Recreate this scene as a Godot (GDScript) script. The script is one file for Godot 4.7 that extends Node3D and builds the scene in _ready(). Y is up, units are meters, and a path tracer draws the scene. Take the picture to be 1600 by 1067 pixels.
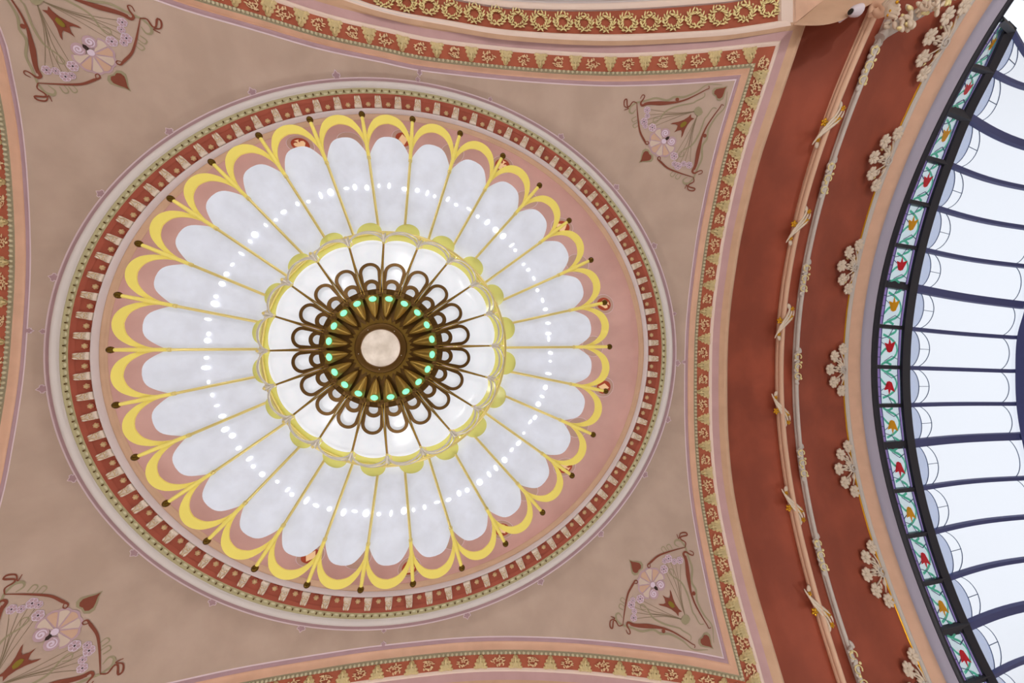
extends Node3D
# A domed bay seen straight up: glass chandelier under a pink saucer dome, pendentives with painted
# corner ornaments, plaster ribs, and to the right a red cove that runs up to a stained glass vault.
# Heights named h are metres above the lens (which stands 1.6 m above the floor).

const EYE := 1.6
const F := 550.0
const TILT_X := 0.164
const TILT_Z := 0.024
const CX := -0.977       # axis of dome and chandelier
const CZ := 0.032

var fwd: Vector3
var rgt: Vector3
var upv: Vector3
var M := {}
var used := {}

# ------------------------------------------------------------------ mesh builder
class MB:
	var V := PackedVector3Array()
	var N := PackedVector3Array()
	var U := PackedVector2Array()
	var I := PackedInt32Array()
	func tri(a: int, b: int, c: int):
		if V[a] == V[b] or V[b] == V[c] or V[a] == V[c]:
			return
		var g := (V[c] - V[a]).cross(V[b] - V[a])
		if g.dot(N[a] + N[b] + N[c]) >= 0.0:
			I.append(a); I.append(b); I.append(c)
		else:
			I.append(a); I.append(c); I.append(b)
	func grid(rows: Array, closed := false, toward = null, flip := false):
		var n: int = rows[0].size()
		var m := rows.size()
		var base := V.size()
		var ns := PackedVector3Array()
		var sgn := 0.0
		for j in m:
			var r: PackedVector3Array = rows[j]
			var ra: PackedVector3Array = rows[max(j - 1, 0)]
			var rb: PackedVector3Array = rows[min(j + 1, m - 1)]
			for i in n:
				var i0 := i - 1
				var i1 := i + 1
				if closed:
					i0 = (i + n - 2) % (n - 1) if i == 0 or i == n - 1 else i - 1
					i1 = 1 if i == n - 1 else i + 1
				else:
					i0 = max(i0, 0); i1 = min(i1, n - 1)
				var nn := (r[i1] - r[i0]).cross(rb[i] - ra[i])
				if nn.length_squared() < 1e-16:
					nn = (rb[i1] - rb[i0] + ra[i1] - ra[i0]).cross(rb[i] - ra[i])
				nn = nn.normalized()
				ns.append(nn)
				if toward != null:
					sgn += nn.dot(toward - r[i])
		var s := -1.0 if sgn < 0.0 else 1.0
		if flip: s = -s
		for j in m:
			var r: PackedVector3Array = rows[j]
			for i in n:
				V.append(r[i]); N.append(ns[j * n + i] * s); U.append(Vector2(float(i) / (n - 1), float(j) / max(m - 1, 1)))
		for j in m - 1:
			for i in n - 1:
				var a := base + j * n + i
				tri(a, a + 1, a + n)
				tri(a + 1, a + n + 1, a + n)
	func tube(path: PackedVector3Array, rad, sides := 8, closed := false, caps := true):
		var n := path.size()
		var base := V.size()
		var prev := Vector3.ZERO
		for i in n:
			var t := Vector3.ZERO
			if closed:
				t = path[(i + 1) % n] - path[(i + n - 1) % n]
			else:
				t = path[min(i + 1, n - 1)] - path[max(i - 1, 0)]
			t = t.normalized()
			if prev == Vector3.ZERO:
				prev = t.cross(Vector3.UP)
				if prev.length() < 0.1: prev = t.cross(Vector3.RIGHT)
			prev = (prev - t * prev.dot(t)).normalized()
			var b := t.cross(prev)
			var r: float = rad[i] if rad is PackedFloat32Array else rad
			for k in sides + 1:
				var a := TAU * k / sides
				var d := prev * cos(a) + b * sin(a)
				V.append(path[i] + d * r); N.append(d); U.append(Vector2(float(k) / sides, float(i)))
		var s := sides + 1
		for i in (n if closed else n - 1):
			var j := (i + 1) % n
			for k in sides:
				tri(base + i * s + k, base + i * s + k + 1, base + j * s + k)
				tri(base + i * s + k + 1, base + j * s + k + 1, base + j * s + k)
		if caps and not closed:
			for e in [0, n - 1]:
				var nn := (path[0] - path[1]).normalized() if e == 0 else (path[n - 1] - path[n - 2]).normalized()
				var c := V.size()
				V.append(path[e]); N.append(nn); U.append(Vector2.ZERO)
				for k in s:
					V.append(V[base + e * s + k]); N.append(nn); U.append(Vector2.ZERO)
				for k in sides:
					tri(c, c + 1 + k, c + 2 + k)
	func ball(c: Vector3, r: Vector3, b := Basis.IDENTITY, nu := 10, nv := 6):
		var base := V.size()
		for j in nv + 1:
			var p := PI * j / nv
			for i in nu + 1:
				var a := TAU * i / nu
				var d := Vector3(sin(p) * cos(a), cos(p), sin(p) * sin(a))
				V.append(c + b * (d * r)); N.append((b * (d / r)).normalized()); U.append(Vector2(float(i) / nu, float(j) / nv))
		for j in nv:
			for i in nu:
				var a := base + j * (nu + 1) + i
				tri(a, a + 1, a + nu + 1)
				tri(a + 1, a + nu + 2, a + nu + 1)
	func fan(pts: PackedVector3Array, n: Vector3):
		# flat polygon given as points in 3d, triangulated on its plane
		var t := (pts[1] - pts[0]).normalized()
		t = (t - n * t.dot(n)).normalized()
		var b := n.cross(t)
		var q := PackedVector2Array()
		for p in pts: q.append(Vector2(p.dot(t), p.dot(b)))
		var ix := Geometry2D.triangulate_polygon(q)
		var base := V.size()
		for p in pts:
			V.append(p); N.append(n); U.append(Vector2.ZERO)
		for k in range(0, ix.size(), 3):
			tri(base + ix[k], base + ix[k + 1], base + ix[k + 2])
	func slab(pts: PackedVector3Array, n: Vector3, th: float):
		# flat polygon with thickness th behind its face
		fan(pts, n)
		var back := PackedVector3Array()
		for p in pts: back.append(p - n * th)
		fan(back, -n)
		var c := Vector3.ZERO
		for p in pts: c += p / pts.size()
		for i in pts.size():
			var j := (i + 1) % pts.size()
			var o := (pts[j] - pts[i]).cross(n).normalized()
			if o.dot((pts[i] + pts[j]) / 2.0 - c) < 0.0: o = -o
			var base := V.size()
			for p in [pts[i], pts[j], back[j], back[i]]:
				V.append(p); N.append(o); U.append(Vector2.ZERO)
			tri(base, base + 1, base + 2)
			tri(base, base + 2, base + 3)
	func box(c: Vector3, s: Vector3, b := Basis.IDENTITY):
		for ax in 3:
			for sg in [-1.0, 1.0]:
				var n := Vector3.ZERO
				n[ax] = sg
				var p := Vector3.ZERO
				p[(ax + 1) % 3] = 1.0
				var q := Vector3.ZERO
				q[(ax + 2) % 3] = 1.0
				var base := V.size()
				for e in [[-1, -1], [1, -1], [1, 1], [-1, 1]]:
					V.append(c + b * ((n + p * e[0] + q * e[1]) * s * 0.5)); N.append((b * n).normalized()); U.append(Vector2(e[0], e[1]))
				tri(base, base + 1, base + 2)
				tri(base, base + 2, base + 3)
	func mesh() -> ArrayMesh:
		var a := []
		a.resize(Mesh.ARRAY_MAX)
		a[Mesh.ARRAY_VERTEX] = V; a[Mesh.ARRAY_NORMAL] = N; a[Mesh.ARRAY_TEX_UV] = U; a[Mesh.ARRAY_INDEX] = I
		var m := ArrayMesh.new()
		m.add_surface_from_arrays(Mesh.PRIMITIVE_TRIANGLES, a)
		return m

# ------------------------------------------------------------------ scene helpers
func numbered(n: String) -> String:
	if not used.has(n):
		used[n] = 0
		return n
	used[n] += 1
	return "%s_%03d" % [n, used[n]]

func tag(o: Node, label := "", category := "", group := "", kind := ""):
	if label: o.set_meta("label", label)
	if category: o.set_meta("category", category)
	if group: o.set_meta("group", group)
	if kind: o.set_meta("kind", kind)
	return o

func thing(called: String, label: String, category: String, at := Vector3.ZERO, group := "", kind := "") -> Node3D:
	var o := Node3D.new()
	o.name = numbered(called)
	add_child(o)
	o.position = at
	tag(o, label, category, group, kind)
	return o

func put(called: String, mesh, material: Material, parent: Node = null) -> MeshInstance3D:
	var o := MeshInstance3D.new()
	if mesh is MB:
		mesh = mesh.mesh()
	o.mesh = mesh
	o.material_override = material
	if parent == null:
		o.name = numbered(called)
		add_child(o)
	else:
		o.name = called
		parent.add_child(o, true)
		# parts are modelled in scene space: take off the base of the thing they belong to
		if parent is Node3D and parent.has_meta("base"):
			o.position = -parent.get_meta("base")
	return o

func base_of(o: Node3D, at: Vector3) -> Node3D:
	o.position = at
	o.set_meta("base", at)
	return o

# ------------------------------------------------------------------ materials
func srgb(r, g, b) -> Color:
	return Color(r / 255.0, g / 255.0, b / 255.0)

func paint(key: String, c: Color, rough := 0.75, metal := 0.0, vary := 0.0, freq := 0.012, scale := 0.35, relief := 0.0) -> StandardMaterial3D:
	var m := StandardMaterial3D.new()
	m.resource_name = key
	m.albedo_color = c
	m.roughness = rough
	m.metallic = metal
	m.cull_mode = BaseMaterial3D.CULL_DISABLED
	if vary > 0.0:
		var n := FastNoiseLite.new()
		n.seed = key.hash() % 1000
		n.noise_type = FastNoiseLite.TYPE_SIMPLEX_SMOOTH
		n.frequency = freq
		n.fractal_octaves = 5
		var g := Gradient.new()
		g.offsets = PackedFloat32Array([0.2, 0.8])
		g.colors = PackedColorArray([Color(1.0 - vary, 1.0 - vary * 1.1, 1.0 - vary * 1.2), Color(1, 1, 1)])
		var t := NoiseTexture2D.new()
		t.width = 512; t.height = 512; t.seamless = true
		t.noise = n; t.color_ramp = g
		m.albedo_texture = t
		m.uv1_triplanar = true
		m.uv1_world_triplanar = true
		m.uv1_scale = Vector3.ONE * scale
	M[key] = m
	return m

func make_materials():
	paint("pendentive", srgb(191, 168, 152), 0.85, 0, 0.07, 0.009, 0.22)
	paint("dome_pink", srgb(212, 172, 163), 0.8, 0, 0.10, 0.009, 0.2)
	paint("lavender", srgb(180, 148, 154), 0.8, 0, 0.05)
	paint("outline", srgb(220, 200, 206), 0.8)
	paint("peach", srgb(222, 180, 152), 0.75, 0, 0.05)
	paint("tan", srgb(205, 168, 138), 0.75, 0, 0.05)
	paint("bead", srgb(198, 190, 158), 0.6)
	paint("bead_ground", srgb(150, 140, 112), 0.7)
	paint("frieze_red", srgb(172, 88, 60), 0.75, 0, 0.08)
	paint("leaf", srgb(216, 194, 142), 0.6)
	paint("floral", srgb(226, 196, 152), 0.6)
	paint("fillet", srgb(228, 206, 192), 0.7)
	paint("pink_band", srgb(194, 157, 156), 0.8, 0, 0.05)
	paint("cream_ring", srgb(214, 206, 202), 0.7)
	paint("egg_ground", srgb(178, 168, 128), 0.7)
	paint("egg", srgb(204, 198, 162), 0.6)
	paint("cornice_red", srgb(168, 82, 60), 0.75, 0, 0.08)
	paint("modillion", srgb(232, 218, 200), 0.65)
	paint("rosette", srgb(206, 176, 130), 0.55)
	paint("pale", srgb(206, 194, 192), 0.75)
	paint("cove_red", srgb(164, 78, 52), 0.7, 0, 0.14, 0.008, 0.18)
	paint("rod", srgb(222, 182, 152), 0.6)
	paint("grey_rod", srgb(202, 192, 182), 0.6)
	paint("stucco", srgb(220, 202, 180), 0.6)
	paint("gilt", srgb(214, 158, 40), 0.28, 0.85)
	paint("old_gilt", srgb(238, 222, 160), 0.35, 0.2)
	paint("reveal", srgb(172, 166, 182), 0.7)
	paint("iron", srgb(24, 22, 34), 0.45)
	paint("iron_blue", srgb(70, 76, 130), 0.5)
	paint("lead", srgb(70, 90, 130), 0.5)
	paint("brown", srgb(126, 62, 42), 0.8)
	paint("sage", srgb(152, 142, 112), 0.8)
	paint("stem", srgb(128, 112, 86), 0.8)
	paint("lilac", srgb(184, 154, 162), 0.8)
	paint("lilac_light", srgb(214, 196, 212), 0.8)
	paint("wedge_dark", srgb(200, 164, 140), 0.8)
	paint("wedge_light", srgb(204, 184, 168), 0.8)
	paint("ink", srgb(48, 26, 18), 0.8)
	paint("moss", srgb(128, 108, 24), 0.8)
	paint("roundel_tan", srgb(186, 154, 138), 0.8)
	paint("roundel_red", srgb(166, 66, 34), 0.8)
	paint("suit", srgb(250, 214, 164), 0.7)
	paint("brass", srgb(236, 218, 140), 0.28, 0.55)
	paint("gold", srgb(255, 238, 122), 0.35, 0.0)
	paint("finial", srgb(110, 84, 30), 0.12, 0.9)
	paint("bronze", srgb(104, 74, 28), 0.4, 0.6)
	paint("bronze_dark", srgb(72, 50, 18), 0.4, 0.6)
	paint("bronze_leaf", srgb(150, 120, 52), 0.32, 0.7)
	paint("cream_wire", srgb(218, 212, 200), 0.35, 0.3)
	paint("plastic", srgb(226, 214, 220), 0.4)
	paint("black", srgb(14, 12, 14), 0.3)
	paint("floor", srgb(190, 188, 186), 0.5)
	paint("wall", srgb(200, 190, 182), 0.8)
	# glass of the chandelier: opal, lit from inside
	var g = paint("opal", srgb(200, 205, 216), 0.18, 0, 0.08, 0.012, 0.35)
	g.emission_enabled = true
	g.emission = srgb(222, 227, 241)
	g.emission_energy_multiplier = 0.38
	var gn := NoiseTexture2D.new()
	var fn := FastNoiseLite.new()
	fn.seed = 7
	fn.frequency = 0.02
	fn.fractal_octaves = 3
	gn.width = 512; gn.height = 512; gn.seamless = true; gn.as_normal_map = true; gn.bump_strength = 2.0
	gn.noise = fn
	g.normal_enabled = true
	g.normal_texture = gn
	g.normal_scale = 0.35
	g = paint("opal_warm", srgb(200, 204, 210), 0.2, 0, 0.08, 0.01, 0.6)
	g.emission_enabled = true
	g.emission = srgb(240, 244, 250)
	g.emission_energy_multiplier = 0.55
	g = paint("lamp_disc", srgb(226, 218, 210), 0.25, 0, 0.22, 0.008, 0.9)
	g.emission_enabled = true
	g.emission = srgb(255, 236, 214)
	g.emission_energy_multiplier = 0.30
	g = paint("yellow_glass", srgb(188, 186, 108), 0.15)
	g.backlight_enabled = true
	g.backlight = Color(0.6, 0.6, 0.32)
	g = paint("led", srgb(150, 240, 200), 0.3)
	g.emission_enabled = true
	g.emission = srgb(130, 250, 196)
	g.emission_energy_multiplier = 0.75
	g = paint("bulb", srgb(255, 255, 255), 0.3)  # glow standing in for lights reflected in the chandelier glass
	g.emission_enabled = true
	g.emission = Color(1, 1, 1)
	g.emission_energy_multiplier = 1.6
	g = paint("globe", srgb(255, 250, 240), 0.4)  # glow of the unseen lamps added to light the ceiling
	g.emission_enabled = true
	g.emission = srgb(255, 236, 214)
	g.emission_energy_multiplier = 2.0
	# skylight glass
	g = paint("pane", srgb(236, 242, 252), 0.05)
	g.transparency = BaseMaterial3D.TRANSPARENCY_ALPHA
	g.albedo_color.a = 0.10
	g = paint("blue_pane", srgb(60, 135, 240), 0.05)
	g.transparency = BaseMaterial3D.TRANSPARENCY_ALPHA
	g.albedo_color.a = 0.42
	g = paint("teal_pane", srgb(110, 190, 196), 0.05)
	g.transparency = BaseMaterial3D.TRANSPARENCY_ALPHA
	g.albedo_color.a = 0.48
	for e in [["purple_glass", Color(0.74, 0.62, 0.90)], ["green_glass", Color(0.36, 0.80, 0.68)], ["red_glass", Color(0.85, 0.02, 0.14)], ["amber_glass", Color(0.98, 0.66, 0.04)]]:
		g = paint(e[0], e[1], 0.1)
		g.backlight_enabled = true
		g.backlight = e[1]

# ------------------------------------------------------------------ camera geometry
func slope(px: float, py: float) -> Vector2:
	var v := fwd + rgt * ((px - 800.0) / F) - upv * ((py - 533.5) / F)
	return Vector2(v.x / v.y, v.z / v.y)

func P(px: float, py: float, h: float) -> Vector3:
	var s := slope(px, py)
	return Vector3(s.x * h, EYE + h, s.y * h)

func at_x(px: float, py: float, x: float) -> Vector3:
	# where the sight line meets the upright plane at that x
	var s := slope(px, py)
	return P(px, py, x / s.x)

func spline2(pts: Array, n: int) -> PackedVector2Array:
	# smooth curve through points, n samples evenly spaced along it
	var fine := PackedVector2Array()
	for i in pts.size() - 1:
		var a: Vector2 = pts[max(i - 1, 0)] if i > 0 else pts[0] * 2.0 - pts[1]
		var b: Vector2 = pts[i]
		var c: Vector2 = pts[i + 1]
		var d: Vector2 = pts[i + 2] if i + 2 < pts.size() else pts[i + 1] * 2.0 - pts[i]
		for k in 12:
			fine.append(b.cubic_interpolate(c, a, d, k / 12.0))
	fine.append(pts[pts.size() - 1])
	return even2(fine, n)

func even2(fine: PackedVector2Array, n: int) -> PackedVector2Array:
	var total := 0.0
	for i in fine.size() - 1: total += fine[i].distance_to(fine[i + 1])
	var out := PackedVector2Array()
	var i := 0
	var gone := 0.0
	for k in n:
		var want := total * k / (n - 1)
		while i < fine.size() - 2 and gone + fine[i].distance_to(fine[i + 1]) < want:
			gone += fine[i].distance_to(fine[i + 1])
			i += 1
		var l := fine[i].distance_to(fine[i + 1])
		out.append(fine[i].lerp(fine[i + 1], clampf((want - gone) / max(l, 1e-9), 0.0, 1.0)))
	return out

func pts2(a: Array) -> Array:
	var out := []
	for k in range(0, a.size(), 2): out.append(Vector2(a[k], a[k + 1]))
	return out

func len3(c: PackedVector3Array) -> float:
	var t := 0.0
	for i in c.size() - 1: t += c[i].distance_to(c[i + 1])
	return t

func along(c: PackedVector3Array, s: float) -> Vector3:
	# point at fraction s of an evenly sampled curve
	var q := clampf(s, 0.0, 1.0) * (c.size() - 1)
	var i: int = min(int(q), c.size() - 2)
	return c[i].lerp(c[i + 1], q - i)

# ------------------------------------------------------------------ ready
func _ready():
	fwd = Vector3(tan(TILT_X), 1, tan(TILT_Z)).normalized()
	rgt = (Vector3.RIGHT - fwd * fwd.x).normalized()
	upv = rgt.cross(fwd)
	var cam := Camera3D.new()
	cam.name = "camera"
	cam.transform = Transform3D(Basis(rgt, upv, -fwd), Vector3(0, EYE, 0))
	cam.fov = rad_to_deg(2.0 * atan(533.5 / F))
	cam.near = 0.05
	cam.far = 200.0
	add_child(cam)
	cam.current = true

	var we := WorldEnvironment.new()
	we.name = "environment"
	var env := Environment.new()
	var sm := ProceduralSkyMaterial.new()
	sm.sky_top_color = srgb(236, 242, 252)
	sm.sky_horizon_color = srgb(240, 244, 252)
	sm.ground_bottom_color = srgb(150, 150, 150)
	sm.ground_horizon_color = srgb(200, 204, 210)
	sm.sky_energy_multiplier = 1.08
	var sky := Sky.new()
	sky.sky_material = sm
	env.background_mode = Environment.BG_SKY
	env.sky = sky
	env.tonemap_mode = Environment.TONE_MAPPER_LINEAR
	env.tonemap_exposure = 1.0
	env.sdfgi_enabled = true
	env.ssao_enabled = true
	env.ssil_enabled = true
	we.environment = env
	add_child(we)

	make_materials()
	fill_lamps()
	frame_curves()
	shell()
	pendentives()
	dome()
	cornice()
	ribs()
	soffit()
	cove()
	skylight()
	chandelier()
	corner_paintings()
	roundels()
	cove_ornaments()
	security_camera()

# ------------------------------------------------------------------ unseen lamps added below the picture to light the ceiling
func fill_lamps():
	var k := 0
	var words := ["by the west wall, south end", "by the west wall, north end", "by the south wall below the dome", "by the north wall below the dome",
		"at the south end of the cove", "at the north end of the cove", "under the glass vault, south side", "under the glass vault, north side"]
	for e in [[-6.6, -5.6, 1.0], [-6.6, 5.6, 1.0], [-1.0, -7.0, 1.0], [-1.0, 7.0, 1.0], [5.5, -6.6, 0.9], [5.5, 6.6, 0.9], [11.0, -6.0, 0.8], [11.0, 6.0, 0.8]]:
		var o := thing("added_fill_lamp", "added unseen fill lamp with opal globe standing " + words[k], "fill lamp", Vector3(e[0], 0, e[1]), "added fill lamps round the hall")
		k += 1
		var b := MB.new()
		b.tube(PackedVector3Array([Vector3(0, 0, 0), Vector3(0, 0.03, 0), Vector3(0, 0.05, 0), Vector3(0, 0.75, 0)]), PackedFloat32Array([0.18, 0.18, 0.03, 0.02]), 12)
		put("stand", b, M.brass, o)
		b = MB.new()
		b.ball(Vector3(0, 0.97, 0), Vector3.ONE * 0.22, Basis.IDENTITY, 20, 12)
		put("globe", b, M.globe, o)
		var l := OmniLight3D.new()
		l.name = "light"
		l.position = Vector3(0, 0.97, 0)
		l.light_color = srgb(252, 249, 248)
		l.light_energy = 7.3 * e[2]
		l.light_size = 0.2
		l.omni_range = 40.0
		l.omni_attenuation = 2.0
		l.shadow_enabled = true
		o.add_child(l, true)
	# bare lights added above the chandelier to brighten the dome
	for a in 6:
		var l := OmniLight3D.new()
		l.name = "dome_fill_light" if a == 0 else "dome_fill_light_%03d" % a
		l.position = Vector3(CX + 1.2 * cos(a * TAU / 6), EYE + 6.3, CZ + 1.2 * sin(a * TAU / 6))
		l.light_color = srgb(250, 248, 250)
		l.light_energy = 0.85
		l.light_size = 0.15
		l.omni_range = 20.0
		l.omni_attenuation = 2.0
		l.shadow_enabled = true
		add_child(l)

# ------------------------------------------------------------------ the curves of the bay
const NS := 49
var side_px := []      # T, R, B, L: pixel curves, clockwise
var side_h := []
var side_3d := []
var bands := []        # bands[side][k] = PackedVector3Array, successive lines of the rib

func frame_curves():
	var raw := [
		[-78, -128, 100, -50, 240, 0, 300, 20.6, 400, 49, 500, 78, 600, 99, 659, 111.5, 800, 126.7, 925, 134.5, 1000, 134.5, 1080, 131, 1148.6, 125.7],
		[1148.6, 125.7, 1117.4, 230, 1095, 330, 1083.4, 400, 1072, 500, 1069, 600, 1071, 700, 1081, 800, 1105, 925, 1129.5, 1026.7],
		[1129.5, 1026.7, 1062, 1014.7, 906, 997.5, 750, 994, 600, 1007, 500, 1021, 375, 1042, 259, 1067, 100, 1102, -120, 1160],
		[-120, 1160, -60, 1000, 0, 795, 20, 700, 36, 600, 43, 520, 48.5, 410, 45, 300, 36, 200, 17.5, 100, 0, 40, -78, -128]]
	var plane := [5.645, 5.11, -5.65, -7.09]
	var hs := []
	for s in 4:
		side_px.append(spline2(pts2(raw[s]), NS))
		var h := PackedFloat32Array()
		for p in side_px[s]:
			var q := slope(p.x, p.y)
			h.append(plane[s] / (q.y if s % 2 == 0 else q.x))
		hs.append(h)
	for s in 4:
		var a: float = (hs[s][0] + hs[(s + 3) % 4][NS - 1]) / 2.0 - hs[s][0]
		var b: float = (hs[s][NS - 1] + hs[(s + 1) % 4][0]) / 2.0 - hs[s][NS - 1]
		var h := PackedFloat32Array()
		for i in NS:
			var t := float(i) / (NS - 1)
			h.append(hs[s][i] + a * pow(1.0 - t, 3) + b * pow(t, 3))
		side_h.append(h)
		var c := PackedVector3Array()
		for i in NS: c.append(P(side_px[s][i].x, side_px[s][i].y, h[i]))
		side_3d.append(c)
	# widths in picture units at the crown, and how far each band steps down
	var wid := [[2, 6, 9, 6.5, 23, 7, 13, 12], [1.6, 4.5, 10.5, 5.6, 20.5, 5.6, 11.8, 9.4], [2, 6, 13.2, 7, 20.5, 6, 13, 12], [1.7, 5, 14.2, 7.7, 21, 6.5, 12.5, 11.5]]
	var drop := [0.004, 0.02, 0.10, 0.04, 0.10, 0.04, 0.08, 0.10]
	for s in 4: bands.append([side_3d[s]])
	var w := [0.0, 0.0, 0.0, 0.0]
	var d := 0.0
	for k in drop.size():
		d += drop[k]
		var lines := []
		for s in 4:
			w[s] += wid[s][k]
			lines.append(offset(s, w[s]))
		for s in 4:
			var me: PackedVector2Array = lines[s]
			var a := cross2(lines[(s + 3) % 4], me)
			var b := cross2(me, lines[(s + 1) % 4])
			var cut := PackedVector2Array([a.p])
			for i in range(int(a.j) + 1, int(b.i) + 1): cut.append(me[i])
			cut.append(b.p)
			cut = even2(cut, NS)
			var c := PackedVector3Array()
			for i in NS: c.append(P(cut[i].x, cut[i].y, side_h[s][i] - d))
			bands[s].append(c)

func offset(s: int, w: float) -> PackedVector2Array:
	var p: PackedVector2Array = side_px[s]
	var out := PackedVector2Array()
	for i in NS:
		var t := (p[min(i + 1, NS - 1)] - p[max(i - 1, 0)]).normalized()
		var sl := slope(p[i].x, p[i].y)
		var depth: float = side_h[s][i] * fwd.dot(Vector3(sl.x, 1, sl.y))
		out.append(p[i] + Vector2(t.y, -t.x) * w * 7.1 / depth)
	var a := (out[0] - out[1]).normalized()
	var b := (out[NS - 1] - out[NS - 2]).normalized()
	out.insert(0, out[0] + a * 300.0)
	out.append(out[out.size() - 1] + b * 300.0)
	return out

func cross2(a: PackedVector2Array, b: PackedVector2Array) -> Dictionary:
	for i in range(a.size() - 2, -1, -1):
		for j in b.size() - 1:
			var x = Geometry2D.segment_intersects_segment(a[i], a[i + 1], b[j], b[j + 1])
			if x != null: return {"p": x, "i": i, "j": j}
	return {"p": (a[a.size() - 1] + b[0]) / 2.0, "i": a.size() - 2, "j": 0}

# ------------------------------------------------------------------ pendentive surface
const RA := 5.921
const RB := 0.915
const RH := 7.26
var bnd_a := PackedFloat32Array()
var bnd_r := PackedFloat32Array()
var bnd_h := PackedFloat32Array()

func prepare_bound():
	var tmp := []
	for s in 4:
		for i in NS - 1:
			var p: Vector3 = side_3d[s][i]
			var q := Vector2(p.x - CX, (p.z - CZ) / RB)
			tmp.append([fposmod(q.angle(), TAU), q.length(), p.y - EYE])
	tmp.sort_custom(func(x, y): return x[0] < y[0])
	for e in tmp:
		bnd_a.append(e[0]); bnd_r.append(e[1]); bnd_h.append(e[2])

func bound(a: float) -> Vector2:
	a = fposmod(a, TAU)
	var n := bnd_a.size()
	var i := bnd_a.bsearch(a)
	var i0 := (i + n - 1) % n
	var i1 := i % n
	var a0 := bnd_a[i0]
	var a1 := bnd_a[i1]
	if i == 0: a0 -= TAU
	if i == n: a1 += TAU
	var t := clampf((a - a0) / max(a1 - a0, 1e-6), 0.0, 1.0)
	return Vector2(lerpf(bnd_r[i0], bnd_r[i1], t), lerpf(bnd_h[i0], bnd_h[i1], t))

func pend_h(x: float, z: float) -> float:
	var q := Vector2(x - CX, (z - CZ) / RB)
	var b := bound(q.angle())
	var t := clampf((q.length() - RA) / max(b.x - RA, 0.02), 0.0, 1.0)
	return lerpf(RH, b.y, pow(t, 1.2))

func pend(px: float, py: float, proud := 0.0) -> Vector3:
	var s := slope(px, py)
	var h := 6.9
	for k in 22:
		h = lerpf(h, pend_h(s.x * h, s.y * h), 0.6)
	return P(px, py, h - proud)

func pendentives():
	prepare_bound()
	var angles := PackedFloat32Array()
	for a in bnd_a: angles.append(a)
	angles.append(angles[0] + TAU)
	var rows := []
	for j in 13:
		var t := j / 12.0
		var r := PackedVector3Array()
		for a in angles:
			var b := bound(a)
			var rad := lerpf(RA, b.x, t)
			r.append(Vector3(CX + rad * cos(a), EYE + lerpf(RH, b.y, pow(t, 1.2)), CZ + rad * RB * sin(a)))
		rows.append(r)
	var b := MB.new()
	b.grid(rows, true, Vector3(0, EYE, 0))
	tag(put("ceiling", b, M.pendentive), "dusty pink plaster pendentives between the dome ring and the four arches", "ceiling", "", "structure")

# ------------------------------------------------------------------ dome
const DA := 5.05
const DH := 7.30
const DRISE := 1.35
func dome_at(phi: float, u: float) -> Vector3:
	return Vector3(CX + DA * cos(u) * cos(phi), EYE + DH + DRISE * sin(u), CZ + DA * RB * pow(max(cos(u), 0.0), 0.4) * sin(phi))

func dome():
	var rows := []
	for j in 25:
		var u := j / 24.0 * PI / 2
		var r := PackedVector3Array()
		for i in 145: r.append(dome_at(i * TAU / 144, u))
		rows.append(r)
	var b := MB.new()
	b.grid(rows, true, Vector3(0, EYE, 0))
	tag(put("ceiling", b, M.dome_pink), "smooth rose pink dome above the chandelier", "ceiling", "", "structure")

# ------------------------------------------------------------------ ring cornice
func ell(A: float, h: float, n := 181) -> PackedVector3Array:
	var r := PackedVector3Array()
	for i in n:
		var a := TAU * i / (n - 1)
		r.append(Vector3(CX + A * cos(a), EYE + h, CZ + A * RB * sin(a)))
	return r

func ring_band(prof: Array) -> MB:
	var rows := []
	for p in prof: rows.append(ell(p[0], p[1]))
	var b := MB.new()
	b.grid(rows, true, Vector3(CX, EYE + 5.0, CZ))
	return b

func ell_frame(a: float, A: float, h: float) -> Transform3D:
	# x along the ring, y outwards, z down towards the hall
	var t := Vector3(-A * sin(a), 0, A * RB * cos(a)).normalized()
	var o := Vector3(t.z, 0, -t.x)
	t = -t
	return Transform3D(Basis(t, o, t.cross(o)), Vector3(CX + A * cos(a), EYE + h, CZ + A * RB * sin(a)))

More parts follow.
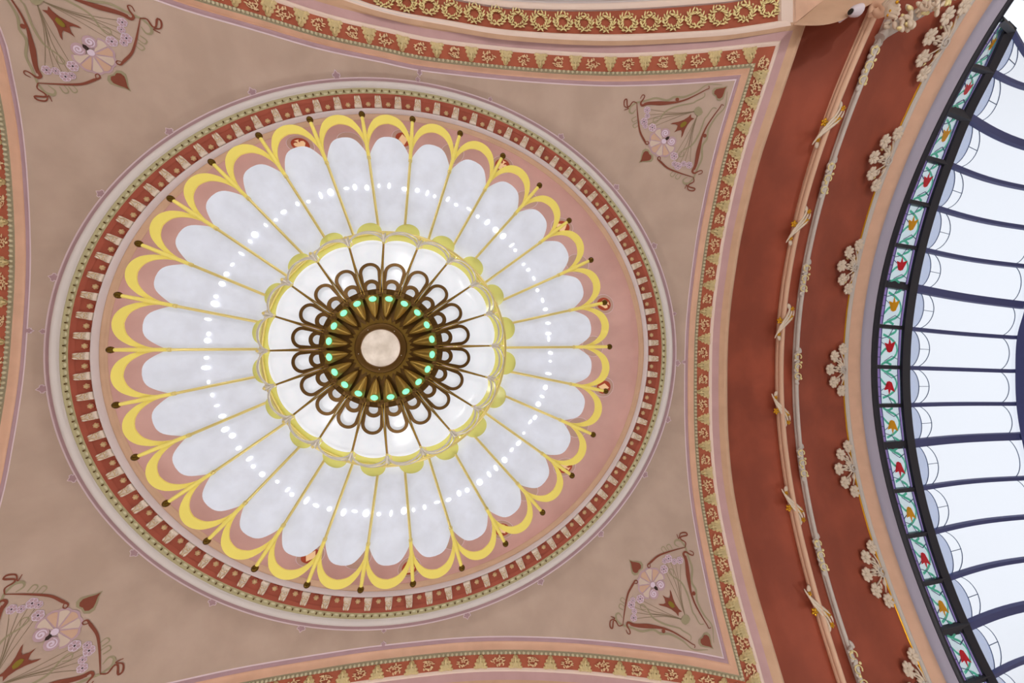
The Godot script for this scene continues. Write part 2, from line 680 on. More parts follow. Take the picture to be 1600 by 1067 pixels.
func cornice():
	var o := thing("trim_1", "oval plaster cornice ring round the dome with brackets and rosettes on red", "cornice", Vector3.ZERO, "", "structure")
	base_of(o, Vector3(CX, EYE + RH, CZ))
	put("outline", ring_band([[5.945, 7.245], [5.91, 7.235]]), M.outline, o)
	put("lavender_band", ring_band([[5.91, 7.235], [5.86, 7.23], [5.855, 7.20], [5.80, 7.19]]), M.lavender, o)
	put("cream_moulding", ring_band([[5.80, 7.19], [5.795, 7.165], [5.77, 7.15], [5.735, 7.155], [5.70, 7.18], [5.67, 7.19], [5.655, 7.185]]), M.cream_ring, o)
	put("egg_band", ring_band([[5.655, 7.185], [5.645, 7.165], [5.635, 7.165], [5.625, 7.185], [5.59, 7.20], [5.555, 7.19], [5.541, 7.19]]), M.egg_ground, o)
	put("red_band", ring_band([[5.541, 7.19], [5.535, 7.20], [5.47, 7.205], [5.465, 7.225], [5.30, 7.23], [5.235, 7.23], [5.22, 7.20]]), M.cornice_red, o)
	put("pale_moulding", ring_band([[5.225, 7.23], [5.222, 7.187], [5.21, 7.18], [5.185, 7.20], [5.165, 7.24], [5.16, 7.27]]), M.pale, o)
	put("peach_cove", ring_band([[5.16, 7.27], [5.145, 7.265], [5.12, 7.275], [5.09, 7.29], [5.075, 7.285], [5.05, 7.31]]), M.tan, o)
	# modillions: carved brackets
	var rows := []
	for j in 12:
		var y := (j - 1) / 10.0
		var r := PackedVector3Array()
		for i in 13:
			var x := (i - 6) / 5.0
			var e := absf(x) > 1.05 or j == 0 or j == 11
			var yy := clampf(y, 0.0, 1.0)
			var wd := 0.068 * (1.0 - 0.22 * yy)
			var z := 0.062 - 0.02 * yy + 0.022 * cos(yy * PI * 2.2)
			z += 0.010 * absf(sin(x * 4.2 + yy * 3.0 * signf(x))) + 0.012 * exp(-pow((yy - 0.3) * 7.0, 2) - x * x * 4.0)
			if yy > 0.86 and absf(fmod(absf(x) * 1.5 + 0.5, 1.0) - 0.5) > 0.3: z -= 0.03
			var ly := 0.25 * yy + (0.015 * cos(x * 4.6) if yy > 0.95 else 0.0)
			r.append(Vector3(wd * clampf(x, -1, 1), ly, 0.0 if e else z))
		rows.append(r)
	var b := MB.new()
	b.grid(rows, false, Vector3(0, 0.12, 3))
	var mod := b.mesh()
	b = MB.new()
	for s in [-1.0, 1.0]:
		var arc := PackedVector3Array()
		for k in 9:
			var a := PI * (0.1 + 1.3 * k / 8.0)
			arc.append(Vector3(s * (0.024 - 0.022 * cos(a)), 0.075 + 0.024 * sin(a), 0.082))
		b.tube(arc, 0.006, 5)
		b.tube(PackedVector3Array([Vector3(s * 0.05, 0.13, 0.066), Vector3(s * 0.02, 0.17, 0.07), Vector3(s * 0.012, 0.225, 0.066)]), 0.007, 5)
	var carving := b.mesh()
	# rosettes: six-lobed buttons with a boss
	rows = []
	for j in 7:
		var q := j / 6.0
		var r := PackedVector3Array()
		for i in 25:
			var a := TAU * i / 24
			var rr := 0.047 * q * (1.0 + 0.10 * q * cos(6 * a))
			r.append(Vector3(rr * cos(a), rr * sin(a), 0.035 * sqrt(max(1.0 - q * q, 0.0)) + (0.012 if q < 0.3 else 0.0) - 0.012 * q * absf(sin(3 * a)) + 0.01))
		rows.append(r)
	b = MB.new()
	b.grid(rows, true, Vector3(0, 0, 3))
	var ros := b.mesh()
	b = MB.new()
	var box := PackedVector3Array()
	for i in 16: box.append(Vector3(0.062 * cos(i * TAU / 16), 0.062 * sin(i * TAU / 16), 0.012))
	b.slab(box, Vector3(0, 0, 1), 0.012)
	var plate := b.mesh()
	for k in 88:
		var a := TAU * (k + 0.32) / 88.0
		var m := put("modillion", mod, M.modillion, o)
		m.transform = ell_frame(a, 5.235, 7.235)
		m.position -= o.position
		var c := put("carving", carving, M.rosette, m)
		c.position = Vector3.ZERO
		var f := put("rosette", ros, M.rosette, o)
		f.transform = ell_frame(a + TAU / 176.0, 5.325, 7.228)
		f.position -= o.position
		put("rosette_plate", plate, M.bronze_dark if false else M.cornice_red, f)
	# egg and dart
	b = MB.new()
	b.ball(Vector3.ZERO, Vector3(0.045, 0.022, 0.012), Basis.IDENTITY, 8, 5)
	var egg := b.mesh()
	b = MB.new()
	b.tube(PackedVector3Array([Vector3(0, 0.024, 0.004), Vector3(0, -0.02, 0.012)]), PackedFloat32Array([0.016, 0.002]), 5)
	var dart := b.mesh()
	for k in 246:
		var a := TAU * k / 246.0
		var e := put("egg", egg, M.egg, o)
		e.transform = ell_frame(a, 5.59, 7.195)
		e.position -= o.position
		var t := put("dart", dart, M.bronze, e)
		t.position = Vector3(0.07, 0, 0)
	# small painted spurs outside the ring
	var spots := [72, 518, 72, 607, 112, 748, 209, 864, 334, 938, 471, 981, 600, 984, 731, 966, 843, 905, 937, 832, 1007, 741, 1042, 655, 1054, 567, 1048, 491, 1018, 386, 956, 298, 871, 222, 763, 165, 653, 131, 527, 122, 395, 145, 267, 208, 160, 304, 92, 435]
	for k in range(0, spots.size(), 2):
		var s := slope(spots[k], spots[k + 1]) * RH
		var a := atan2((s.y - CZ) / RB, s.x - CX)
		spur(ell_frame(a, 5.945, 7.243), o, 0.5 if k in [0, 34, 36, 12, 26] else 0.85)

func spur(t: Transform3D, o: Node3D, size := 0.8):
	var shapes := [[[-0.05, -0.02], [-0.05, 0.02], [-0.075, 0.03], [-0.07, 0.055], [-0.04, 0.06], [0, 0.105], [0.04, 0.06], [0.07, 0.055], [0.075, 0.03], [0.05, 0.02], [0.05, -0.02]],
		[[-0.062, -0.01], [-0.062, 0.012], [-0.092, 0.026], [-0.084, 0.066], [-0.046, 0.073], [0, 0.125], [0.046, 0.073], [0.084, 0.066], [0.092, 0.026], [0.062, 0.012], [0.062, -0.01]]]
	for e in 2:
		var p := PackedVector3Array()
		for q in shapes[e]: p.append(Vector3(q[0] * size, q[1] * size, 0.012 - 0.005 * e))
		var b := MB.new()
		b.slab(p, Vector3(0, 0, 1), 0.03)
		# lay it on the curved plaster
		for i in b.V.size():
			var w := t * b.V[i]
			b.V[i] = Vector3(w.x, EYE + pend_h(w.x, w.z) - 0.016 + 0.004 * e + (0.03 if b.V[i].z < 0.0 else 0.0), w.z)
			b.N[i] = t.basis * b.N[i]
		put("spur" if e == 0 else "spur_outline", b, M.lavender if e == 0 else M.outline, o)

# ------------------------------------------------------------------ ribs of the four arches
func strip(a: PackedVector3Array, b: PackedVector3Array, kind: String) -> MB:
	var rows := []
	var n := 9
	for j in n:
		var t := float(j) / (n - 1)
		var r := PackedVector3Array()
		for i in a.size():
			var p := a[i].lerp(b[i], t)
			var dn := (a[i] - b[i]).length()
			if kind == "cove": p.y += dn * 0.28 * sin(t * PI)
			elif kind == "torus": p.y -= dn * 0.22 * sin(t * PI)
			elif kind == "ogee": p.y += dn * 0.14 * sin(t * TAU)
			r.append(p)
		rows.append(r)
	if kind == "flat": rows = [rows[0], rows[n - 1]]
	var m := MB.new()
	m.grid(rows, false, Vector3(0, EYE, 0))
	return m

func leaf_mesh() -> ArrayMesh:
	# acanthus: x across, y from root to tip, z relief
	var rows := []
	for j in 17:
		var y := j / 16.0
		var lob := absf(sin(y * PI * 4.0))
		var w := 0.5 * pow(1.0 - pow(y, 1.7), 0.8) * (0.80 + 0.24 * lob)
		var r := PackedVector3Array()
		for i in 13:
			var x := (i - 6) / 6.0
			var z := 0.16 * (1.0 - 0.75 * x * x) + 0.13 * cos(x * 15.0 + y * 4.0 * signf(x)) + 0.06 * lob * absf(x) + 0.16 * y * y
			if absf(x) > 0.99 or j == 0 or j == 16: z = 0.0
			r.append(Vector3(x * w, y - 0.09 * absf(x) * (1.0 - y) + 0.05 * absf(x) * lob, z))
		rows.append(r)
	var b := MB.new()
	b.grid(rows, false, Vector3(0, 0.5, 5))
	return b.mesh()

func floral_mesh(rng: RandomNumberGenerator) -> ArrayMesh:
	# a tangle of sprigs and a blossom
	var b := MB.new()
	for k in 5:
		var a := TAU * k / 5 + 0.3
		b.ball(Vector3(0.10 * cos(a), 0.62 + 0.10 * sin(a), 0.12), Vector3(0.07, 0.05, 0.05), Basis(Vector3(0, 0, 1), a), 6, 4)
	for k in 13:
		var a := rng.randf_range(-PI, PI)
		var r := rng.randf_range(0.20, 0.42)
		var c := Vector3(r * cos(a), 0.52 + r * 0.95 * sin(a), 0.07)
		b.ball(c, Vector3(0.115, 0.046, 0.06), Basis(Vector3(0, 0, 1), a + rng.randf_range(-1.1, 1.1)), 6, 4)
	for k in 3:
		var arc := PackedVector3Array()
		var a0 := rng.randf_range(0, TAU)
		for i in 7: arc.append(Vector3(0.27 * cos(a0 + i * 0.32), 0.52 + 0.27 * sin(a0 + i * 0.32), 0.05))
		b.tube(arc, 0.024, 5)
	return b.mesh()

func frame3(o: Vector3, t: Vector3, inw: Vector3) -> Basis:
	t = t.normalized()
	inw = (inw - t * inw.dot(t)).normalized()
	var n := t.cross(inw)
	if n.dot(Vector3(0, EYE, 0) - o) < 0.0:
		t = -t
		n = -n
	return Basis(t, inw, n)

func ribs():
	var words := ["north", "east", "south", "west"]
	var where := ["along the upper edge of the picture, below the wreath frieze", "beside the red cove", "along the lower edge of the picture", "at the left edge of the picture"]
	var parts := [["outline", "outline", "flat"], ["lavender_band", "lavender", "ogee"], ["peach_cove", "peach", "cove"], ["bead_ground", "bead_ground", "flat"], ["red_frieze", "frieze_red", "flat"], ["cream_fillet", "fillet", "torus"], ["pink_band", "pink_band", "flat"], ["tan_band", "tan", "flat"]]
	var rng := RandomNumberGenerator.new()
	rng.seed = 11
	var leaf := leaf_mesh()
	var flor := [floral_mesh(rng), floral_mesh(rng), floral_mesh(rng)]
	for s in 4:
		var o := thing("trim_%d" % (s + 2), "moulded arch rib with acanthus frieze and beading " + where[s], "moulding", Vector3.ZERO, "", "structure")
		base_of(o, bands[s][0][24])
		for k in parts.size():
			put(parts[k][0], strip(bands[s][k], bands[s][k + 1], parts[k][2]), M[parts[k][1]], o)
		# outer face that closes the rib behind
		var far: PackedVector3Array = bands[s][8]
		if s == 1:
			var e1 := PackedVector3Array()
			var e2 := PackedVector3Array()
			for p in far:
				e1.append(p + Vector3(0.10, 0.02, 0)); e2.append(p + Vector3(0.12, 0.55, 0))
			put("edge_band", strip(far, e1, "torus"), M.tan, o)
			put("rib_back", strip(e1, e2, "flat"), M.tan, o)
		elif s > 1:
			var e1 := PackedVector3Array()
			for p in far: e1.append(p + (Vector3(0, 0, -1.6) if s == 2 else Vector3(-1.6, 0, 0)))
			put("soffit", strip(far, e1, "flat"), M.tan, o)
		# beads
		var l3 := len3(bands[s][3])
		var nb := int(l3 / 0.066)
		var b := MB.new()
		for k in nb:
			var q := (k + 0.5) / nb
			b.ball(along(bands[s][3], q).lerp(along(bands[s][4], q), 0.55) + Vector3(0, -0.012, 0), Vector3.ONE * 0.027, Basis.IDENTITY, 7, 4)
		tag(put("bead_string", b, M.bead, o), "", "", "", "stuff")
		# leaves and blossoms of the frieze
		var inn: PackedVector3Array = bands[s][4]
		var out: PackedVector3Array = bands[s][5]
		var n := int(round(len3(out) / 0.50))
		for k in n:
			for e in 2:
				var q := (k + 0.25 + 0.5 * e) / n
				if q < 0.012 or q > 0.988: continue
				var a := along(out, q)
				# straight across the frieze
				var c := inn[0]
				for z in 97:
					var y := along(inn, q + (z - 48) * 0.0015)
					if y.distance_to(a) < c.distance_to(a): c = y
				var t := along(out, q + 0.004) - along(out, q - 0.004)
				var fr := frame3(a, t, c - a)
				var wd := (c - a).length()
				var m := put("acanthus_leaf" if e == 0 else "blossom_sprig", leaf if e == 0 else flor[k % 3], M.leaf if e == 0 else M.floral, o)
				var sc := Vector3(0.27, wd * 1.0, 0.17) if e == 0 else Vector3(0.32, wd * 1.0, 0.20)
				m.transform = Transform3D(Basis(fr.x * sc.x, fr.y * sc.y, fr.z * sc.z), a.lerp(c, 0.0) + fr.z * 0.004 - o.position)
		# spur at the crown
		var q: float = [0.61, 0.49, 0.42, 0.50][s]
		var c0: Vector3 = along(bands[s][0], q)
		var inward: Vector3 = along(bands[s][0], q) - along(bands[s][3], q)
		inward.y = 0
		var fr := frame3(c0, along(bands[s][0], q + 0.01) - along(bands[s][0], q - 0.01), inward)
		spur(Transform3D(fr, c0 + fr.z * 0.012), o, 0.55)

# ------------------------------------------------------------------ soffit with wreaths at the upper edge
func soffit():
	var base: PackedVector3Array = bands[0][8]
	# carry the line on to the pier at the right
	var px := [[], [], [], [], []]
	var low := [240, -99, 400, -44, 500, -12, 600, 20, 700, 40, 800, 56, 950, 64, 1112, 57, 1180, 49, 1236, 40]
	var red0 := [240, -115, 400, -57, 500, -23, 600, 12.5, 700, 31.5, 800, 47, 950, 53.7, 1112, 47, 1170, 40, 1221, 32]
	var red1 := [240, -160, 400, -98, 500, -62, 600, -27, 700, -4, 800, 12, 950, 14.7, 1112, 4.7, 1170, -3, 1221, -12]
	var top := [240, -176, 400, -112, 500, -75, 600, -40, 700, -15, 800, 2, 950, 4.5, 1112, -6, 1175, -14, 1236, -24]
	var far := [240, -330, 400, -250, 500, -210, 600, -170, 700, -140, 800, -125, 950, -122, 1112, -134, 1175, -142, 1236, -152]
	var lines := []
	for r in [low, red0, red1, top, far]:
		var c := PackedVector3Array()
		for p in spline2(pts2(r), 60):
			# height of the rib's lower edge at the same station
			var h := rib_low_h(p.x)
			c.append(P(p.x, p.y, h))
		lines.append(c)
	var o := thing("trim_6", "flat arch soffit with a red frieze of wreaths in cream frames", "soffit", Vector3.ZERO, "", "structure")
	base_of(o, lines[1][30])
	# lip between rib and soffit
	var lip := PackedVector3Array()
	for p in lines[0]: lip.append(p + Vector3(0, 0.06, -0.04))
	put("tan_lip", strip(lip, lines[0], "flat"), M.tan, o)
	var under := PackedVector3Array()
	for i in lines[1].size():
		under.append(lines[1][i] + Vector3(0, 0.035, 0))
	put("cream_frame", strip(lines[0], lines[1], "torus"), M.fillet, o)
	var u2 := PackedVector3Array()
	for i in lines[2].size(): u2.append(lines[2][i] + Vector3(0, 0.035, 0))
	var m := strip(under, u2, "flat")
	put("red_frieze", m, M.frieze_red, o)
	put("frame_return", strip(lines[1], under, "flat"), M.pale, o)
	put("frame_return", strip(lines[2], u2, "flat"), M.pale, o)
	put("cream_frame", strip(lines[2], lines[3], "torus"), M.fillet, o)
	put("pale_panel", strip(lines[3], lines[4], "flat"), M.pale, o)
	for r in [[lines[0], 0.45], [lines[3], -0.0]]:
		pass
	for k in [[0, 1, 0.28], [0, 1, 0.72], [3, 4, 0.03]]:
		var c := PackedVector3Array()
		for i in lines[0].size(): c.append(lines[k[0]][i].lerp(lines[k[1]][i], k[2]) + Vector3(0, -0.012, 0))
		var b := MB.new()
		b.tube(c, 0.012, 6)
		put("frame_bead", b, M.cream_ring, o)
	# right-hand end of the frame
	var e := 59
	var hh := rib_low_h(1230)
	var end := PackedVector3Array([P(1221, 32, hh), P(1243, 40, hh), P(1243, -160, hh), P(1221, -160, hh)])
	var b := MB.new()
	b.slab(end, Vector3.DOWN, 0.1)
	put("cream_frame", b, M.fillet, o)
	# wreaths
	var w := [600, 0, 636, 6, 671, 11, 706, 17.7, 741, 23, 776, 27.6, 809, 31, 844, 34.4, 879, 36, 912, 37.5, 945.5, 37.5, 980, 37.5, 1015, 36, 1050, 34.4, 1086, 31.3, 1123, 26.6, 1162, 20.5, 1201, 14]
	var rng := RandomNumberGenerator.new()
	rng.seed = 5
	var wm := []
	for v in 3:
		b = MB.new()
		for k in 16:
			var a := PI / 2 + PI * (k + 0.5) / 16.0 * 2.0
			var up := 1.0 if cos(a) < 0 else -1.0
			for side in [-1.0, 1.0]:
				var aa := a + rng.randf_range(-0.06, 0.06)
				var rr: float = 0.365 + side * 0.082
				var dirn: float = aa + up * (-PI / 2) + side * up * 0.8
				b.ball(Vector3(rr * cos(aa), rr * sin(aa), 0.07 + rng.randf_range(-0.02, 0.03)), Vector3(0.118, 0.038, 0.03), Basis(Vector3(0, 0, 1), dirn) * Basis(Vector3(0, 1, 0), rng.randf_range(-0.5, 0.5)), 6, 4)
		wm.append(b.mesh())
	b = MB.new()
	var ringp := PackedVector3Array()
	for k in 24: ringp.append(Vector3(0.375 * cos(k * TAU / 24), 0.375 * sin(k * TAU / 24), 0.035))
	b.tube(ringp, 0.018, 5, true)
	for s in [-1.0, 1.0]: b.ball(Vector3(s * 0.455, 0, 0.05), Vector3(0.06, 0.06, 0.05), Basis.IDENTITY, 8, 5)
	var stem := b.mesh()
	var ord := ["first", "second", "third", "fourth", "fifth", "sixth", "seventh", "eighth", "ninth", "tenth", "eleventh", "twelfth", "thirteenth", "fourteenth", "fifteenth", "sixteenth", "seventeenth", "eighteenth"]
	var nw := w.size() / 2
	for k in nw:
		var p := Vector2(w[2 * k], w[2 * k + 1])
		var nx := Vector2(w[min(2 * k + 2, w.size() - 2)], w[min(2 * k + 3, w.size() - 1)])
		var pv := Vector2(w[max(2 * k - 2, 0)], w[max(2 * k - 1, 1)])
		var h := rib_low_h(p.x) + 0.03
		var c := P(p.x, p.y, h)
		var t := P(nx.x, nx.y, rib_low_h(nx.x)) - P(pv.x, pv.y, rib_low_h(pv.x))
		var gap := 0.93 * t.length() / (2.0 if k > 0 and k < nw - 1 else 1.0)
		var fr := frame3(c, t, Vector3(0, 0, 1))
		var lab: String = "gilded leaf wreath on the red frieze, " + ("the rightmost, beside the cream corner" if k == nw - 1 else ("the leftmost, cut by the upper picture edge" if k == 0 else ord[nw - 1 - k] + " from the right end"))
		var g := thing("wreath", lab, "wreath", c, "gilded wreaths on the upper frieze")
		var m1 := put("leaves", wm[k % 3], M.old_gilt, g)
		m1.basis = Basis(fr.x * gap, fr.y * gap, fr.z * 0.45)
		var m2 := put("stem", stem, M.old_gilt, g)
		m2.basis = Basis(fr.x * gap, fr.y * gap, fr.z * 0.45)
	# pier at the upper right corner: underside and curved front
	o = thing("wall_northeast", "peach plaster pier between the wreath soffit and the red cove", "pier", Vector3.ZERO, "", "structure")
	base_of(o, P(1290, 20, hh))
	b = MB.new()
	b.slab(PackedVector3Array([P(1239, 39, hh), P(1239, -160, hh), P(1470, -160, hh), P(1287, 0, hh)]), Vector3.DOWN, 0.3)
	put("soffit_end", b, M.peach, o)
	b = MB.new()
	var edge := spline2(pts2([1241, 39, 1262, 40, 1288, 39, 1312, 33, 1332, 23, 1350, 12, 1372, 0, 1420, -30, 1560, -110]), 40)
	var crease := spline2(pts2([1239, 39, 1256, 26, 1287, 0, 1330, -36, 1470, -160]), 40)
	var r0 := PackedVector3Array()
	var r1 := PackedVector3Array()
	var r2 := PackedVector3Array()
	for i in 40:
		r0.append(P(crease[i].x, crease[i].y, hh))
		r1.append(P(edge[i].x, edge[i].y, hh - 0.35))
		r2.append(P(edge[i].x, edge[i].y, hh - 0.35) + Vector3(1.5, 1.0, 1.45))
	b.grid([r0, r1], false, Vector3(0, EYE, 0))
	put("curved_front", b, M.tan, o)
	b = MB.new()
	b.grid([r1, r2], false, Vector3(8, EYE, 0))
	put("pier_side", b, M.tan, o)

func rib_low_h(px: float) -> float:
	var c: PackedVector3Array = bands[0][8]
	for i in c.size() - 1:
		var a := project(c[i]).x
		var b := project(c[i + 1]).x
		if px <= b or i == c.size() - 2:
			return lerpf(c[i].y, c[i + 1].y, clampf((px - a) / max(b - a, 0.01), -0.5, 1.0)) - EYE
	return 6.0

func project(v: Vector3) -> Vector2:
	var q := v - Vector3(0, EYE, 0)
	var z := q.dot(fwd)
	return Vector2(800.0 + F * q.dot(rgt) / z, 533.5 - F * q.dot(upv) / z)

# ------------------------------------------------------------------ red cove at the right
const NC := 61
var cv := {}

func cross_curve(px: Array, x: float, n := NC) -> PackedVector3Array:
	var c := PackedVector3Array()
	for p in spline2(pts2(px), n): c.append(at_x(p.x, p.y, x))
	return c

func shifted(px: Array, w: float) -> Array:
	var out := []
	for k in range(0, px.size(), 2):
		out.append(px[k] + w); out.append(px[k + 1])
	return out

const M1 := [1417.7, -100, 1389.7, -40, 1361.9, 20, 1335.2, 80, 1309.9, 140, 1286.9, 200, 1266.4, 260, 1248.9, 320, 1234.8, 380, 1224.1, 440, 1217.1, 500, 1213.9, 560, 1214.3, 620, 1218.3, 680, 1225.8, 740, 1236.4, 800, 1249.9, 860, 1265.7, 920, 1283.4, 980, 1302.5, 1040, 1322.2, 1100, 1341.7, 1160]
const M2 := [1440.9, -100, 1415.1, -40, 1388.9, 20, 1363.3, 80, 1338.8, 140, 1316, 200, 1295.6, 260, 1277.9, 320, 1263.4, 380, 1252.3, 440, 1244.8, 500, 1241.1, 560, 1241.1, 620, 1244.9, 680, 1252.2, 740, 1262.9, 800, 1276.8, 860, 1293.3, 920, 1312, 980, 1332.5, 1040, 1353.9, 1100, 1375.8, 1160]
const GL := [1588.1, -100, 1540.7, -40, 1500.1, 20, 1464.5, 80, 1433, 140, 1405.1, 200, 1380.7, 260, 1359.8, 320, 1342.7, 380, 1329.8, 440, 1321.3, 500, 1317.4, 560, 1318.4, 620, 1324.2, 680, 1334.5, 740, 1349, 800, 1367.1, 860, 1388.1, 920, 1411.4, 980, 1436, 1040, 1461.1, 1100, 1486.2, 1160]
const KL := [1653.9, -100, 1603.3, -40, 1560.8, 20, 1523.6, 80, 1490.2, 140, 1459.9, 200, 1432.7, 260, 1409, 320, 1389.4, 380, 1374.6, 440, 1365, 500, 1360.9, 560, 1362.3, 620, 1369, 680, 1380.4, 740, 1395.9, 800, 1414.7, 860, 1436.2, 920, 1459.9, 980, 1486, 1040, 1515.3, 1100, 1549.9, 1160]
const S1 := [1692, -100, 1640.3, -40, 1596.9, 20, 1559.7, 80, 1527.2, 140, 1498.7, 200, 1473.7, 260, 1452.4, 320, 1435, 380, 1421.7, 440, 1412.8, 500, 1408.6, 560, 1409.1, 620, 1414.3, 680, 1424.1, 740, 1438.1, 800, 1456, 860, 1477.6, 920, 1502.7, 980, 1531.2, 1040, 1563.6, 1100, 1600.7, 1160]
const RG := [1680, 150, 1645, 250, 1617, 370, 1593.7, 482, 1586, 531, 1583.5, 583, 1585.5, 630, 1589.5, 660, 1598, 705, 1622, 800, 1652, 900, 1690, 1000]

func cove():
	# the cove starts hidden behind the rib
	var edge: PackedVector3Array = bands[1][8]
	var n8 := edge.size()
	var c0 := PackedVector3Array()
	for i in NC:
		var q := lerpf(-0.24, 1.22, i / (NC - 1.0))
		var p := along(edge, q)
		if q < 0.0: p += (edge[0] - edge[3]) * (-q * (n8 - 1) / 3.0)
		if q > 1.0: p += (edge[n8 - 1] - edge[n8 - 4]) * ((q - 1.0) * (n8 - 1) / 3.0)
		c0.append(p + Vector3(0.12, 0.57, 0))
	cv.m1 = cross_curve(M1, 7.91)
	cv.m2 = cross_curve(M2, 8.45)
	cv.g = cross_curve(GL, 10.46)
	cv.k = cross_curve(KL, 11.39)
	var rows := []
	var key := [c0, cv.m1, cv.m2, cv.g]
	for s in 3:
		for j in (10 if s != 1 else 4):
			var t := float(j) / (10 if s != 1 else 4)
			var r := PackedVector3Array()
			for i in NC:
				var p: Vector3 = key[s][i].lerp(key[s + 1][i], t)
				r.append(p + Vector3(0, (0.16 if s == 0 else 0.05) * sin(t * PI), 0))
			rows.append(r)
	rows.append(cv.g)
	var b := MB.new()
	b.grid(rows, false, Vector3(5, EYE, 0))
	tag(put("ceiling", b, M.cove_red), "terracotta red cove curving from the arch rib up to the glass vault", "ceiling", "", "structure")
	# inner rod: three peach rolls
	var o := thing("trim_7", "peach triple-roll moulding across the red cove, nearer the arch rib", "moulding", Vector3.ZERO, "", "structure")
	base_of(o, cv.m1[30])
	for k in 3:
		b = MB.new()
		var c := cross_curve(shifted(M1, -4.6 + 4.6 * k).slice(2), 7.90, 90)
		for i in c.size(): c[i].y -= 0.03
		b.tube(c, 0.055 if k != 1 else 0.062, 8)
		put("roll", b, M.rod, o)
	o = thing("trim_8", "grey slender double-roll moulding across the red cove, nearer the glass vault", "moulding", Vector3.ZERO, "", "structure")
	base_of(o, cv.m2[30])
	for k in 2:
		b = MB.new()
		var c := cross_curve(shifted(M2, -1.8 + 3.6 * k).slice(2), 8.44, 90)
		for i in c.size(): c[i].y -= 0.03
		b.tube(c, 0.045, 8)
		put("roll", b, M.grey_rod, o)
	# bend of the grey rod at the top
	b = MB.new()
	b.tube(PackedVector3Array([at_x(1374, 60, 8.4), at_x(1384, 51, 8.5), at_x(1440, 18, 8.9), at_x(1500, -16, 9.3)]), 0.10, 10)
	put("roll_end", b, M.grey_rod, o)
	# edge of the skylight opening
	o = thing("trim_9", "gilt line, cream rolls, peach band and grey reveal round the glass vault", "moulding", Vector3.ZERO, "", "structure")
	base_of(o, cv.g[30])
	b = MB.new()
	b.tube(cv.g, 0.022, 8)
	put("gilt_line", b, M.gilt, o)
	var w0 := 0.0
	var stat := [0.0, 0.09, 0.18, 0.20, 0.62, 0.64, 1.0]
	var lines := []
	for s in stat:
		var c := PackedVector3Array()
		for i in NC:
			var p := GLK(i, s)
			c.append(at_x(p.x, p.y, lerpf(10.46, 11.39, s)))
		lines.append(c)
	put("cream_roll", strip(lines[0], lines[1], "torus"), M.grey_rod, o)
	put("cream_roll", strip(lines[1], lines[2], "torus"), M.grey_rod, o)
	put("peach_band", strip(lines[2], lines[4], "torus"), M.peach, o)
	put("grey_reveal", strip(lines[4], lines[6], "cove"), M.reveal, o)

func GLK(i: int, s: float) -> Vector2:
	if not cv.has("gp"):
		cv.gp = spline2(pts2(GL), NC)
		cv.kp = spline2(pts2(KL), NC)
	return cv.gp[i].lerp(cv.kp[i], s)

# ------------------------------------------------------------------ glass vault
func at_y(curve: PackedVector2Array, y: float) -> float:
	for i in curve.size() - 1:
		if y <= curve[i + 1].y or i == curve.size() - 2:
			return lerpf(curve[i].x, curve[i + 1].x, clampf((y - curve[i].y) / max(curve[i + 1].y - curve[i].y, 0.01), 0.0, 1.0))
	return 0.0

